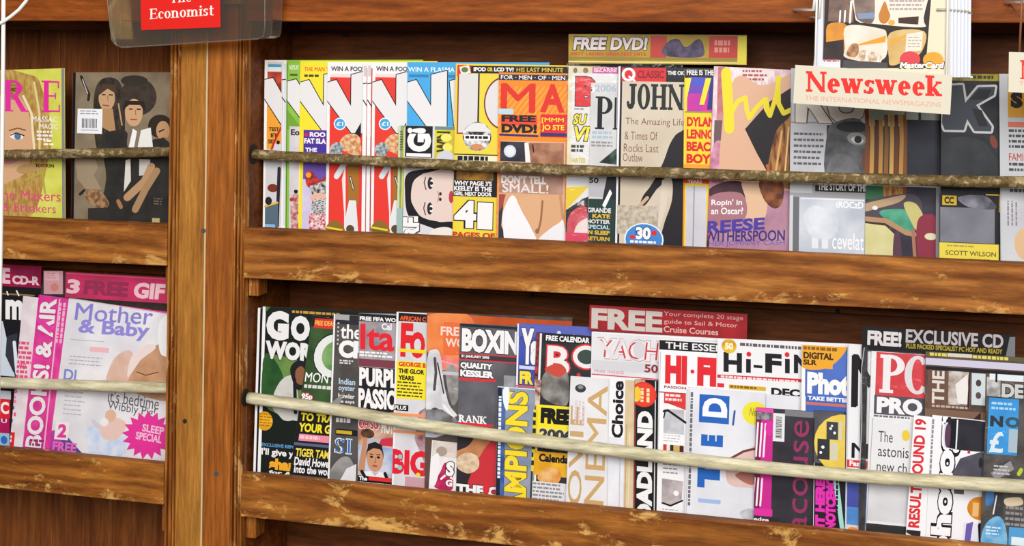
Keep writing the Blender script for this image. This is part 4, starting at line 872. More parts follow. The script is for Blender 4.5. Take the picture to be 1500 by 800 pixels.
m.rect(1379, 107, 1480, 118, '#a8982c~#7a7020~60'); m.scrib(1418, 110, 1462, 116, '#3c3a1c', 1, .8)
kp = [(1383, 126), (1412, 124), (1414, 148), (1434, 128), (1458, 126), (1456, 138), (1434, 154), (1453, 184), (1452, 191), (1428, 192), (1418, 174), (1412, 190), (1384, 190), (1381, 180)]
m.poly([(1383, 126), (1410, 124), (1414, 150), (1433, 127), (1458, 126), (1456, 138), (1430, 153), (1453, 184), (1452, 191), (1428, 191), (1417, 174), (1412, 190), (1384, 190), (1380, 180)], '#3c444c', '#c9c7c8', 3.2)
m.poly([(1420, 146), (1434, 130), (1452, 130), (1446, 144)], '#24262c'); m.poly([(1424, 158), (1438, 160), (1448, 184), (1434, 184)], '#22242a')
m.blob([(1380, 210), (1420, 200), (1450, 215), (1462, 262), (1378, 262)], '#32363a~#26282c~30'); m.ell(1456, 206, 5, 10, '#7a3a30', -20)
m.rect(1378, 262, 1480, 300, '#201f24'); m.poly([(1444, 282), (1468, 282), (1468, 308), (1460, 308)], '#e8c42c')
a = m.sub('disc_sleeve', 1377, 284, 1464, 382, bg='#1c1b20', lift=.001, thick=.0008)
a.rect(1381, 286, 1402, 300, '#c9a82c'); a.text('CC', 1384, 288, 1398, 298, 'K', bold=.05); a.rect(1378, 303, 1458, 354, '#6c6c76~#7e7e88~20'); a.blob([(1404, 288), (1440, 284), (1458, 296), (1456, 304), (1420, 302)], '#8a8894~#4a4a54~40'); a.rect(1376, 355, 1466, 384, '#e3cf4a'); a.text('SCOTT WILSON', 1386, 366, 1460, 373, '#6a5c2c', bold=.02); a.scrib(1388, 358, 1440, 362, '#a8984a', 1, .6); a.scrib(1420, 377, 1458, 381, '#8a7a3a', 1, .6)
m.done()
m = Mag(UR, 'pale grey magazine with an ochre panel at the right edge of the upper shelf', 1464, 108, 1466, 222, bg='#bfc0c4', t=.004, off=.001)
m.rect(1476, 112, 1560, 172, '#c08a24'); m.text('S', 1480, 134, 1498, 158, '#1c1a1c', bold=.08); m.rect(1476, 172, 1560, 177, '#a9b4c0'); m.rect(1476, 178, 1560, 186, '#c86a54'); m.scrib(1477, 189, 1530, 220, '#44444a', 4, .5); m.text('FAMILY', 1477, 224, 1510, 235, '#b03a30', bold=.03); m.scrib(1477, 238, 1530, 254, '#44444a', 2, .5)
m.rect(1466, 272, 1560, 390, '#d0d0d4~#bcbcc2~14'); m.scrib(1478, 276, 1520, 284, '#5a5a60', 1, .6); m.scrib(1474, 294, 1492, 330, '#8a8088', 3, .4, rot=1); m.ell(1502, 356, 18, 24, '#d8b48a')
m.done()

# ---------------------------------------------------------------- lower right pocket
LR = Row(.032, AL, 3.0, SHL, by_l, 'magazines in the lower right pocket')
GR = '#2c5a26~#4a7a34~30'
for x, lab in ((378, 'white edged sporting magazine copy showing as the outermost strip at the left wall'),):
    m = Mag(LR, lab, x, 451, x-7, t=.001)
    m.rect(x+3.4, 451, x+8, 700, 'K'); m.rect(x+8, 451, x+60, 700, GR); m.done()
m = Mag(LR, 'green and black sporting magazine with round white capitals and a gold seal', 385, 449, 377, bg='#16221a', t=.002)
m.rect(385, 449, 389.5, 700, 'W'); m.rect(390, 450, 560, 700, '#141b18'); m.poly([(389, 449), (396, 449), (389, 458)], '#4a7a3c')
m.blob([(392, 520), (440, 525), (460, 540), (462, 600), (400, 600), (390, 560)], '#35602c~#6a8a44~22'); m.blob([(390, 520), (408, 530), (420, 560), (404, 585), (388, 590)], '#1f4a22~#35602c~30')
m.scrib(428, 452, 512, 456, '#c8963c', 1, .9)
m.text('G', 391, 454, 424, 497, '#e8e6e6', bold=.07, ol='K', ow=.03); m.text('O', 427, 459, 455, 496, '#e8e6e6', bold=.07, ol='K', ow=.03); m.text('WOR', 391, 498, 460, 525, '#e8e6e6', bold=.06, ol='K', ow=.02)
m.rect(472, 459, 482, 464, '#e0dede'); m.rect(496, 462, 520, 466, '#c9c6c6'); m.rect(470, 467, 497, 483, '#d8302c')
m.blob([(404, 582), (412, 560), (424, 548), (436, 552), (444, 600), (440, 612), (408, 602)], '#d5d2cc~#b8b6b2~30'); m.blob([(428, 540), (434, 527), (444, 524), (452, 530), (450, 560), (438, 566)], '#1c1a1e'); m.blob([(436, 540), (444, 532), (450, 540), (448, 558), (438, 556)], '#8a5a3c'); m.line([(435, 552), (438, 600)], 5, '#18161a')
m.blob([(408, 594), (430, 596), (436, 610), (420, 612)], '#c9c6c0')
m.ell(393, 616, 12, 14, '#f0b828~#d89a1c~60'); m.scrib(386, 605, 404, 626, '#a86a14', 5, .4)
m.text('EXCLUSIVE REPORT', 390, 648, 448, 653, '#5a8fc0', bold=.04); m.text("I'll give yo", 390, 655, 444, 668, 'W', bold=.03); m.text('shar', 402, 669, 440, 686, '#f0a828', bold=.06); m.text('for A', 402, 687, 436, 692, 'W', bold=.04)
m.done()
m = Mag(LR, 'tilted golf magazine with a huge white round letter and yellow tips lettering', 458, 462, 424, bg='#27401f~#3c5a30~26', t=.003)
m.k = -.13
m.rect(458, 462, 560, 478, '#1a1f1c'); m.rect(462, 466, 493, 480, '#d83030'); m.text('FREE IDEAS', 463, 469, 491, 476, '#f0c84a', bold=.02)
m.ell(497, 519, 31, 34, '#1a2418'); m.ell(496, 519, 28.5, 31.5, '#e3e2e0'); m.ell(498, 519, 19, 21.5, '#4f8a40~#88aa70~30')
m.blob([(500, 510), (512, 500), (520, 530), (505, 560)], '#c9cfc0')
m.text('MONTHLY', 459, 545, 530, 559, 'W', bold=.02); m.scrib(459, 563, 530, 569, '#d8d6d4', 1, .8); m.text('95p', 457, 576, 473, 587, 'W', bold=.05, ol='#d8305a', ow=.02)
m.rect(452, 596, 560, 720, '#17191a'); m.text('TO TRAIN', 460, 604, 520, 616, 'Y', bold=.04, ol='K'); m.text('YOUR GAME', 459, 619, 530, 632, 'Y', bold=.04, ol='K'); m.rect(461, 635, 540, 645, '#e88a9c'); m.scrib(462, 637, 500, 643, '#f4c8d0', 1, .8)
m.rect(452, 648, 560, 652, '#5a6080'); m.text('TIGER TAMER', 459, 656, 520, 668, '#f0d84a', bold=.03, ol='K'); m.text('David Howell &', 459, 669, 524, 681, 'W', bold=.03); m.text('into the world', 460, 681, 520, 692, 'W', bold=.03); m.rect(446, 695, 560, 720, '#3c4450')
m.done()
m = Mag(LR, 'grey cricket magazine with lower case white title, right of the tilted golf magazine', 489, 460, 480, bg='#4a4644~#5a5652~30', t=.002)
m.rect(489, 460, 491.5, 720, '#f0eeee'); m.rect(492, 461, 560, 474, '#2a2830'); m.rect(491, 460, 512, 468, '#a8a6a8'); m.text('the', 500, 474, 530, 495, 'W', bold=.02); m.text('CR', 498, 497, 540, 523, 'W', bold=.06); m.scrib(495, 472, 498, 508, '#c9c7c7', 6, .4)
m.scrib(500, 526, 524, 533, '#d8d6d6', 2, .6); m.text('Indian', 500, 553, 524, 562, '#b9d0e8', bold=.02); m.text('oyster', 500, 564, 524, 573, '#b9d0e8', bold=.02); m.text('bowler', 500, 575, 524, 582, '#e8e6e6', bold=.02); m.text('he says', 500, 584, 524, 590, '#e8e6e6', bold=.02)
m.poly([(490, 590), (508, 574), (500, 600)], '#8a8884'); m.scrib(498, 611, 522, 620, '#d8d6d6', 1, .7); m.rect(498, 627, 530, 636, '#1c1a1c'); m.rect(499, 629, 522, 634, '#c8a82c')
m.text('SI', 497, 640, 523, 663, '#d8e0f0', serif=True, tk=.2, th=.1); m.text('SI', 498.5, 641.5, 522, 661.5, '#2f6ab0', serif=True, tk=.12, th=.05); m.blob([(492, 690), (506, 670), (520, 668), (530, 690), (520, 705), (496, 706)], '#7a7876~#989694~40'); m.poly([(506, 704), (516, 684), (530, 676), (530, 720), (500, 720)], '#dcdadc')
m.done()
m = Mag(LR, 'football magazine with red title over white capitals and a dark haired player below', 526, 459, 524, bg='#8a8088~#a8a0a6~40', t=.003)
m.rect(526, 459, 600, 470, '#1a1820'); m.text('FREE FIFA WO', 527, 463, 580, 469, 'W', bold=.05); m.text('Ita', 528, 474, 578, 512, '#e02430', bold=.025); m.text('Cal', 559, 471, 574, 481, '#e8e6e6', bold=.04)
m.scrib(527, 514, 578, 523, '#f0eeee', 2, .6); m.rect(526, 525, 600, 536, '#7a3a48'); m.rect(526, 537, 600, 602, '#201c22'); m.text('PURPLE', 527, 538, 592, 565, 'W', bold=.05); m.text('PASSION', 526, 568, 596, 597, 'W', bold=.05)
m.rect(524, 602, 600, 730, '#b8b4bc'); m.poly([(524, 605), (580, 600), (580, 670), (560, 640), (540, 640), (524, 668)], '#d8b49c~#a87058~40'); m.text('OH SO', 527, 614, 556, 627, '#d83048', bold=.04, ol='W'); m.text('HOT', 560, 612, 578, 632, 'W', bold=.05); m.ell(540, 634, 10, 7, '#6a4430~#2c1c18~90'); m.poly([(560, 640), (580, 636), (576, 650), (556, 650)], '#c83048'); m.rect(526, 652, 580, 690, '#8aa4d0~#c8ccd8~50')
m.poly([(526, 690), (534, 640), (540, 640), (536, 690)], '#c08868')
m.face(551, 669, 24, 40, '#c9916c', '#241c1a', short=1); m.poly([(527, 712), (534, 690), (545, 688), (551, 695), (558, 688), (568, 690), (576, 712)], '#e8e6ea'); m.line([(532, 690), (538, 700)], 5, 'K'); m.line([(566, 690), (570, 700)], 5, 'K'); m.rect(526, 696, 578, 705, 'K'); m.text('The', 528, 697, 540, 703, 'W', bold=.05); m.rect(542, 696, 576, 702, '#d83030'); m.poly([(526, 706), (580, 706), (580, 720), (526, 720)], '#dcdade'); m.line([(546, 707), (550, 716)], 4, 'K'); m.line([(566, 707), (570, 716)], 4, 'K')
m.done()
m = Mag(LR, 'white football magazine with red capitals and a yellow text block', 581, 457, 574, bg='#cfcdd2~#dcdade~30', t=.003)
m.rect(581, 457, 583.5, 730, '#f1efef'); m.rect(584, 458, 650, 470, 'K'); m.text('AFRICAN C', 586, 462, 624, 469, '#e85a2c', bold=.04); m.text('F', 588, 472, 606, 522, '#dc2028', bold=.05); m.text('O', 602, 484, 624, 523, '#dc2028', bold=.06); m.rect(586, 510, 630, 515, '#e8d82c')
m.rect(583, 528, 640, 583, '#f0de30'); m.text('GEORGE B', 586, 529, 626, 536, '#d83028', bold=.05); m.text('THE GLOR', 586, 539, 624, 546, 'K', bold=.05); m.text('YEARS', 586, 549, 609, 556, 'K', bold=.05); m.scrib(585, 558, 624, 582, '#4a4420', 5, .45)
m.rect(579, 592, 602, 601, 'K'); m.text('PLUS', 582, 593.5, 599, 599.5, 'W', bold=.03); m.poly([(618, 600), (640, 585), (640, 700), (612, 640)], '#c0a8b0~#8a4a50~50')
for i in range(4): m.rect(580, 604+i*8.5, 640, 608+i*8.5, '#f0945a')
m.text('BIG', 577, 657, 634, 694, '#dc2030', bold=.05); m.ell(592, 668, 3, 3.5, '#8ac8c8'); m.ell(592, 684, 3.5, 3.5, '#8ac8c8'); m.ell(619, 692, 3, 3, '#e8d82c'); m.rect(600, 696, 640, 730, '#c89aa4')
m.done()
m = Mag(LR, 'orange topped bagged magazine with a white robed figure, left of the boxing cover', 626, 458, 622, bg='#56504e~#3c3836~40', t=.003)
m.rect(626, 458, 860, 472, '#c8561c~#b84818~30'); m.blob([(624, 470), (640, 458), (690, 460), (700, 520), (680, 540), (630, 520)], '#e8742a~#f0904a~30'); m.rect(650, 470, 700, 518, '#ea6a2c'); m.text('FREE', 646, 477, 682, 490, '#f6d8c8', bold=.03, skew=1); m.text('WO', 653, 493, 682, 506, '#f6d8c8', bold=.03)
m.poly([(640, 518), (680, 524), (680, 542), (640, 540)], '#e85a5a~#f08a7a~60'); m.line([(644, 526), (676, 534)], 2.4, '#f0a0a0')
m.blob([(623, 560), (628, 520), (634, 512), (645, 516), (652, 560), (660, 590), (672, 605), (660, 606), (640, 596), (630, 602), (620, 600)], '#e4e2e6~#c8c6cc~40'); m.line([(638, 524), (640, 545), (638, 570)], 4, '#4a3c3c'); m.line([(642, 530), (652, 575)], 2, 'K'); m.line([(652, 592), (668, 610)], 3.5, '#f0eef0'); m.blob([(654, 540), (668, 534), (676, 570), (664, 590)], '#7a7674~#a8a4a2~60')
m.rect(650, 542, 690, 547, '#c8c4c2'); m.poly([(626, 600), (650, 598), (690, 622), (690, 640), (620, 622)], '#8a8e94~#5a4a48~50'); m.poly([(620, 622), (640, 628), (660, 632), (640, 640), (620, 640)], '#c8d4dc'); m.line([(640, 632), (670, 628), (680, 640)], 5, '#c8542c'); m.rect(620, 640, 690, 730, '#5a4038')
m.bag(624, 458, 700, 705, .0012, amp=.0005)
m.done()
m = Mag(LR, 'small white booklet with crimson splash standing in front of the orange topped magazine', 633, 645, 628, 46, bg='#e3dfe0~#f0eeee~60', t=.0008, off=.001)
m.yt = 645; m.rect(634, 646, 680, 668, '#d0c4bc~#dcd4cc~60'); m.ell(648, 660, 8, 7, '#a89888'); m.ell(662, 664, 7, 4, '#e0cfc8'); m.blob([(640, 712), (648, 690), (654, 676), (664, 682), (668, 706), (664, 716)], '#a8184c~#c83068~60'); m.line([(650, 700), (660, 690), (668, 702)], 3, '#f4e8ec'); m.blob([(628, 700), (634, 672), (644, 664), (646, 690), (640, 712)], '#eeecee'); m.text('S', 656, 674, 668, 695, 'W', bold=.06, ol='#3a1c28'); m.text('G', 657, 700, 667, 710, 'W', bold=.05, ol='#8a1c3c')
m.done()
m = Mag(LR, 'grey boxing magazine with bold white title and a taped fist over red', 674, 474, 668, bg='#55535a~#68666c~20', t=.003)
m.rect(674, 474, 780, 478, '#1c2434'); m.text('BOXING', 677, 480, 780, 515, '#eeecec', bold=.06, ol='#1c1a22', ow=.03); m.rect(674, 517, 780, 526, '#3a383e'); m.line([(674, 517.5), (780, 517.5)], 1.6, '#d83038'); m.line([(674, 526), (780, 526)], 1.6, '#d83038'); m.text('31 JANUARY 2006', 677, 519, 718, 524, 'W', bold=.04)
m.text('QUALITY', 676, 530, 723, 540, 'W', bold=.06, ol='K'); m.text('KESSLER', 676, 541, 725, 551, 'W', bold=.06, ol='K'); m.line([(675, 555), (727, 554)], 4, '#d83038'); m.rect(740, 545, 790, 600, '#8a888c~#a8a6a8~40')
m.text('RANK', 675, 607, 716, 618, 'W', serif=True, tk=.24, th=.12); m.line([(674, 620), (724, 620)], 4, '#d83038')
m.rect(668, 636, 800, 740, '#2c282e'); m.blob([(672, 664), (690, 652), (704, 634), (724, 630), (722, 644), (706, 668), (690, 682)], '#c88a5c~#b87a50~50'); m.blob([(704, 674), (722, 644), (745, 640), (745, 715), (692, 716)], '#c8323a'); m.blob([(674, 672), (688, 662), (704, 666), (706, 682), (692, 692), (676, 686)], '#e4cfae~#c8a888~120'); m.text('THE C', 674, 708, 736, 723, 'W', bold=.06, ol='K'); m.ell(718, 712, 5, 8, '#d8303a')
m.done()
m = Mag(LR, 'blue yachting magazine edge with a white capital above yellow letters', 758, 474, 752, bg='#4356b0~#35469c~40', t=.003)
m.rect(758, 474, 760.5, 740, '#efedef'); m.rect(760, 472, 900, 492, '#5a64b8'); m.text('Y', 764, 480, 783, 533, '#f0eeee', bold=.06, ol='K', ow=.03); m.text('a', 778, 498, 792, 533, '#f0eeee', bold=.06, ol='K', ow=.02); m.rect(762, 535, 790, 540, '#c8d0ec'); m.text('FR', 763, 543, 783, 562, '#f0d83a', bold=.06, ol='#1a1c3c', ow=.02); m.line([(758, 565), (785, 565)], 2.6, '#d85a48')
m.ell(819, 484, 3, 3, '#d8dcf0'); m.ell(841, 487, 2.4, 2.4, '#d8dcf0')
m.done()
m = Mag(LR, 'yellow and black magazine with red outlined capitals above a squirrel picture', 786, 487, 776, bg='#26272c~#34363a~30', t=.003, off=.002)
m.rect(786, 487, 790, 750, '#c83a34~#3a2a2a~120'); m.rect(791, 488, 794, 750, '#e8e4e2'); m.rect(797, 488, 880, 500, '#1c1c22'); m.text('FREE CALENDAR', 800, 490, 864, 498, 'W', bold=.04); m.text('B', 801, 503, 838, 550, '#d8303a', bold=.07); m.text('B', 803, 505, 836, 548, '#e8e4e4', bold=.02); m.ell(860, 518, 22, 19, '#d8303a'); m.ell(860, 518, 19.5, 16.5, '#e8e4e4'); m.ell(860, 518, 13, 10.5, '#3a4a44'); m.ell(850, 545, 3, 3, '#d8303a')
m.blob([(796, 556), (806, 540), (826, 536), (836, 552), (834, 590), (800, 582)], '#5c5854~#989490~40'); m.blob([(800, 540), (820, 530), (832, 540), (820, 550)], '#c84a3c'); m.rect(780, 556, 795, 595, '#8a4a3a~#d8c8b8~120')
m.rect(790, 592, 880, 645, '#f0dc2c'); m.rect(798, 597, 880, 622, '#f0dc2c'); m.text('FREE', 797, 596, 842, 619, 'K', bold=.08); m.text('2006', 796, 626, 844, 642, '#3a3a3c', bold=.05, ol='#d8d4b8'); m.rect(784, 600, 793, 690, '#e0cc2c'); m.scrib(785, 604, 792, 686, '#2a2820', 7, .6)
m.text('BUMPER', 797, 650, 844, 660, 'K', bold=.05); m.rect(790, 660, 880, 695, '#e8b42c~#d89a20~50'); m.text('Calendar', 797, 663, 846, 675, 'K', bold=.05); m.blob([(796, 700), (802, 688), (818, 682), (830, 690), (826, 704), (808, 706)], '#d88a34~#e8b878~80'); m.rect(784, 704, 880, 760, '#dcdade'); m.scrib(790, 706, 836, 734, '#8a888c', 5, .5); m.rect(782, 690, 789, 730, '#3a3c34')
m.done()
m = Mag(LR, 'short blue grey magazine with yellow title lettered up its cover, before the yachting edge', 729, 566, 726, 55, bg='#7a86a4~#98a0b0~20', t=.0012, off=.0085)
m.rect(729, 567, 735, 740, '#1c2034'); m.rect(735, 567, 741, 740, '#4a68a8~#2c4a88~60'); m.rect(729, 566, 790, 567.2, '#dfe3ea'); m.text('AMPIONS', 741, 571, 774, 750, '#f2d630', rot=90, bold=.04, ol='#5a5a2c', ow=.02); m.scrib(731, 580, 736, 700, '#e8ecf4', 1, .8, rot=1); m.blob([(737, 570), (746, 568), (744, 600), (738, 590)], '#e8eef4')
m.done()
m = Mag(LR, 'white sailing magazine under a red strip with large grey FREE lettering', 867, 486, 862, bg='#e4e2e4~#d8d6da~20', t=.004, off=.001)
m.rect(867, 486, 1100, 487, '#f4f2f4'); m.text('YACHT', 876, 494, 990, 524, '#e8e2e2', bold=.06, ol='#b89aa0', ow=.015); m.text('YACHT', 879, 496, 987, 522, '#c8384a', serif=False, bold=-.01, ital=.1); m.line([(880, 500), (900, 522), (912, 496)], 5, '#dcd8da'); m.ell(937, 508, 9, 13, '#d0ced2'); m.rect(868, 527, 1000, 541, '#d0ced2'); m.text('FREE INSIDE', 872, 541, 915, 545, '#c87a80', bold=0); m.text('50', 945, 528, 965, 540, '#8a2a34', bold=.03, serif=False); m.line([(868, 548), (1000, 549)], 1.5, '#c83040'); m.rect(867, 550, 1000, 780, '#e6e4e6'); m.rect(940, 550, 968, 554, '#c83040')
a = m.sub('header_strip', 863, 447, 1094, 484, bg='#a81f26~#8f1a20~25', lift=.0006, thick=.001)
a.text('FREE', 866, 451, 970, 481, '#c9bfb8', bold=.045); a.text('Your complete 20 stage', 972, 450, 1088, 458, '#d8a8a4', bold=.0); a.text('guide to Sail & Motor', 972, 461, 1080, 469, '#d8a8a4', bold=.02); a.text('Cruise Courses', 972, 471, 1052, 480, '#d8a8a4', bold=.02)
m.done()
m = Mag(LR, 'cream arts magazine with tan capitals running up its cover, right of the squirrel one', 836, 551, 829, 75, bg='#dcdadc~#e6e4e6~20', t=.0018, off=.006)
m.ell(851, 568, 8, 6, '#3a383c'); m.ell(851, 566, 4, 3, '#8a888c'); m.text('MOVIE', 838, 594, 858, 790, '#c4a06c', rot=90, bold=.03); m.text('CINEMA', 862, 562, 891, 800, '#c9a26a', rot=90, bold=.02); m.scrib(844, 586, 860, 620, '#d4c0c8', 3, .5, rot=1)
m.done()
m = Mag(LR, 'white consumer magazine with black upright lettering, right of the cream arts magazine', 893, 555, 890, 70, bg='#eceaec', t=.0015, off=.006)
m.text('Choice', 897, 557, 914, 641, '#121118', rot=90, bold=.04); m.rect(893, 640, 916, 760, '#dcdce4~#e8e8ee~30'); m.rect(909, 656, 911, 760, '#c9c9d2'); m.rect(916, 555, 960, 760, '#dcc8a4~#d0b890~40'); m.line([(919, 620), (918, 750)], 1.4, '#b89a70'); m.line([(924, 630), (923, 750)], 1.2, '#e8d8b8')
m.done()
m = Mag(LR, 'narrow black magazine with white upright capitals under a red and yellow roundel', 930, 556, 928, 62, bg='#14171a', t=.0015, off=.006)
m.rect(930, 556, 932, 770, '#8a2c2c'); m.text('BROADLAND', 934, 601, 957, 802, '#eceaea', rot=90, bold=.06); m.rect(959.6, 556, 961, 770, '#d8d6d8')
m.rect(930, 556, 945, 586, '#c8a88c~#b89070~50'); m.ell(943, 577, 19, 18.5, '#d8342c'); m.ell(943, 577, 17, 16.5, '#e0402c'); m.scrib(930, 568, 956, 588, '#f4d8a0', 3, .5, rot=1); m.ell(934, 577, 5, 11, '#f0c030')
m.done()
m = Mag(LR, 'white hi-fi magazine with tall red capitals under a black bar', 966, 498, 962, bg='#efedef', t=.003, off=.003)
m.rect(966, 498, 1080, 512, '#15141a'); m.text('THE ESSENTIAL', 975, 500, 1098, 510, '#e8e6e6', bold=.02); m.text('HI', 975, 519, 1007, 561, '#dc2630', bold=.07); m.ell(1015, 541, 3, 3, '#dc2630'); m.text('FI', 1022, 519, 1050, 561, '#dc2630', bold=.07); m.text('PASSION FOR SOUND', 974, 564, 1056, 568, '#8a3a44', bold=.03); m.line([(966, 574), (1006, 574)], 1.4, 'K')
m.rect(974, 574, 1006, 590, '#d83a3a'); m.scrib(976, 576, 1004, 588, '#f4dcdc', 2, .6); m.poly([(974, 590), (1006, 590), (1006, 598), (974, 588)], '#d83a3a'); m.rect(974, 598, 1004, 634, '#c9c9ce~#b4b4ba~50'); m.line([(974, 602), (980, 600), (1006, 616)], 3.4, '#17161c'); m.line([(976, 602), (974, 612)], 2, 'K'); m.scrib(974, 636, 1004, 648, '#b9b7bb', 3, .3)
m.rect(973, 650, 1005, 664, '#e8dccc'); m.rect(974, 650, 979, 662, '#c83038'); m.rect(984, 650, 989, 664, '#2a2024'); m.rect(989, 650, 998, 664, '#c8a860'); m.rect(998, 650, 1004, 664, '#4a1c24'); m.scrib(974, 672, 1002, 696, '#8a888c', 4, .3)
m.poly([(973, 700), (1004, 702), (1002, 728), (986, 738), (973, 734)], '#9a9094~#c4b8b8~60'); m.line([(974, 736), (986, 739), (1003, 730)], 2.6, 'K'); m.ell(994, 720, 4, 4, '#f0eeee'); m.scrib(974, 744, 1002, 760, '#b9b7bb', 3, .3); m.line([(968, 515), (965, 760)], .9, '#b9b7bd')
m.done()
m = Mag(LR, 'white hi-fi magazine with black title, red dots and a gold seal', 1051, 496, 1050, bg='#e9e8ea', t=.003, off=.001)
m.scrib(1084, 500, 1180, 505, '#5a585c', 1, .9); m.text('H', 1060, 515, 1087, 544, '#17161c', bold=.045); m.rect(1093, 523, 1100, 543, '#17161c'); m.ell(1097, 516, 3.6, 3.6, 'R'); m.rect(1104, 531, 1117, 535, '#17161c'); m.text('F', 1121, 513, 1145, 541, '#17161c', bold=.05); m.rect(1150, 519, 1157, 540, '#17161c'); m.ell(1153, 513, 3.6, 3.6, 'R'); m.text('N', 1163, 512, 1188, 539, '#17161c', bold=.045)
m.ell(1068, 506, 11, 10.5, '#c8941c~#e8bc40~80'); m.text('50', 1062, 501, 1074, 511, '#fff0c8', bold=.05); m.line([(1050, 551), (1180, 549)], 5, '#c83038'); m.scrib(1056, 549.5, 1170, 553, '#f0d4d4', 1, .9); m.rect(1050, 561, 1061, 567, 'R'); m.rect(1068, 562, 1122, 568, '#d8a82c'); m.scrib(1070, 563, 1120, 567, '#7a5a14', 1, .8); m.text('DEC', 1130, 562, 1172, 574, '#17161c', bold=.05)
m.rect(1050, 572, 1180, 780, '#dddce2~#e8e7ec~20')
m.done()
m = Mag(LR, 'blue photography magazine with white title and an orange corner flash', 1175, 505, 1172, bg='#ecebec', t=.003, off=.001)
m.rect(1180, 505, 1280, 580, '#3f62b4~#5070c0~40'); m.rect(1178, 580, 1280, 780, '#3f62b4'); m.rect(1173, 580, 1181, 780, '#ecebec'); m.blob([(1174, 536), (1176, 500), (1236, 496), (1240, 508), (1222, 530), (1200, 540)], '#e8a42c'); m.rect(1174, 505, 1220, 538, '#e8a42c'); m.scrib(1177, 507, 1228, 513, '#8a5a14', 1, .8); m.text('DIGITAL', 1177, 515, 1221, 525, '#3a2410', bold=.05); m.text('SLR', 1177, 526, 1197, 534, '#3a2410', bold=.05)
m.text('Photo', 1183, 544, 1262, 576, '#f0eeee', bold=.06); m.text('TAKE BETTER', 1184, 579, 1246, 585, '#e8ecf4', bold=.05); m.rect(1182, 588, 1240, 592, '#c8705a')
m.done()
m = Mag(LR, 'white computing magazine with a thick black capital and a blue landscape low down', 1242, 505, 1238, bg='#e6e5e8', t=.003, off=.001)
m.rect(1242, 505, 1244, 780, '#c9c7cb'); m.text('M', 1249, 519, 1300, 595, '#16141a', bold=.04); m.text('M', 1250, 648, 1275, 670, '#16141a', bold=.03); m.rect(1243, 673, 1290, 684, '#d83838'); m.text('Fast', 1247, 674, 1266, 682, 'W', bold=.04); m.rect(1244, 706, 1290, 780, '#3f3a8c~#4a5ab0~14'); m.rect(1244, 742, 1290, 780, '#5a9fd4~#4a7fc4~20'); m.rect(1243, 768, 1290, 790, '#d8cfc8'); m.ell(1253, 775, 7, 4, '#e88a2c'); m.scrib(1244, 700, 1266, 704, '#8a888c', 1, .6)
m.done()
m = Mag(LR, 'bagged computer magazine with white letters on red under a black strip', 1277, 514, 1268, 226, bg='#e9e8ea', t=.004, off=.001)
m.rect(1284, 515, 1362, 578, '#d8404a~#cc3038~40'); m.text('P', 1290, 518, 1326, 574, '#eae6e8', serif=True, tk=.22, th=.09); m.text('C', 1326, 517, 1360, 573, '#dcd6da', serif=True, tk=.22, th=.09); m.rect(1283, 578, 1362, 606, '#4a4850'); m.text('PRO', 1287, 580, 1354, 604, '#efedef', bold=.055); m.scrib(1283, 607, 1340, 611, '#6a686c', 1, .7)
m.rect(1279, 612, 1350, 700, '#e3e2e4'); m.text('The', 1291, 630, 1312, 646, '#2a282e', bold=.0); m.text('astonis', 1291, 652, 1336, 667, '#2a282e', bold=.0); m.text('new ch', 1290, 674, 1334, 689, '#2a282e', bold=.0); m.ell(1331, 634, 6, 8, '#e8c83a')
m.rect(1276, 708, 1350, 762, '#e1e0e3~#cfced2~20'); m.rect(1272, 766, 1350, 800, '#15181a'); m.text('20', 1276, 778, 1322, 796, '#f0dc2c', bold=.08); m.line([(1273, 700), (1271, 800)], 2, '#1c3a6a'); m.line([(1282, 612), (1278, 765)], 1, '#a8a6aa')
a = m.sub('header_strip', 1262, 479, 1486, 514, bg='#121015', lift=.0007, thick=.001)
a.text('FREE!', 1270, 484, 1320, 506, '#d8d2d2', bold=.05, ol='#121015'); a.text('EXCLUSIVE CD', 1326, 479, 1469, 499, '#b9b0b0', bold=.03); a.text('PLUS PACKED SPECIALIST PC HOT AND READY', 1327, 500, 1468, 507, '#b09c2c', bold=.03); a.poly([(1478, 482), (1500, 480), (1500, 516), (1472, 516)], '#77777c')
m.rect(1362, 500, 1500, 640, '#5a4a44')
a = m.sub('bag_seam', 1262, 508, 1271, 790, bg='#17151a~#3a383e~90', lift=.0022, thick=.0004)
a.line([(1266, 510), (1263, 540), (1266, 620), (1264, 780)], 1.2, '#b9b6bc')
m.bag(1262, 512, 1350, 800, .0026, amp=.0004)
m.done()
m = Mag(LR, 'brown toned photo collage magazine behind the lens picture', 1356, 515, 1352, 226, bg='#4c3a32~#6a5448~40', t=.003, off=.003)
m.rect(1356, 515, 1560, 521, '#5a5a3c'); m.scrib(1362, 516, 1490, 521, '#d8cc5a', 1, .9); m.rect(1388, 515, 1424, 520, '#cfcabe'); m.rect(1356, 524, 1560, 534, '#c9c4d8'); m.rect(1356, 536, 1560, 541, '#19161c')
m.rect(1360, 541, 1388, 600, '#6a4c40'); m.text('THE', 1366, 542, 1384, 590, '#d8cfc6', rot=90, bold=.03); m.rect(1390, 541, 1420, 590, '#7a6258~#d0c4bc~60'); m.poly([(1400, 560), (1418, 544), (1420, 588), (1404, 588)], '#e3dedc'); m.line([(1421, 541), (1419, 592)], 2.4, '#2c1c1c'); m.rect(1424, 542, 1444, 588, '#c9d2d6'); m.ell(1434, 556, 4, 5, '#4a3a3c'); m.ell(1434, 574, 4, 5, '#5a4448'); m.rect(1446, 546, 1466, 586, '#8a8886~#c8c6c4~80'); m.rect(1450, 541, 1500, 550, '#dfe6ea'); m.line([(1460, 541), (1460, 552)], 3, 'K'); m.rect(1466, 552, 1510, 578, '#6a6866'); m.text('DE', 1468, 554, 1500, 574, '#c9c7c5', bold=.05, ol='K')
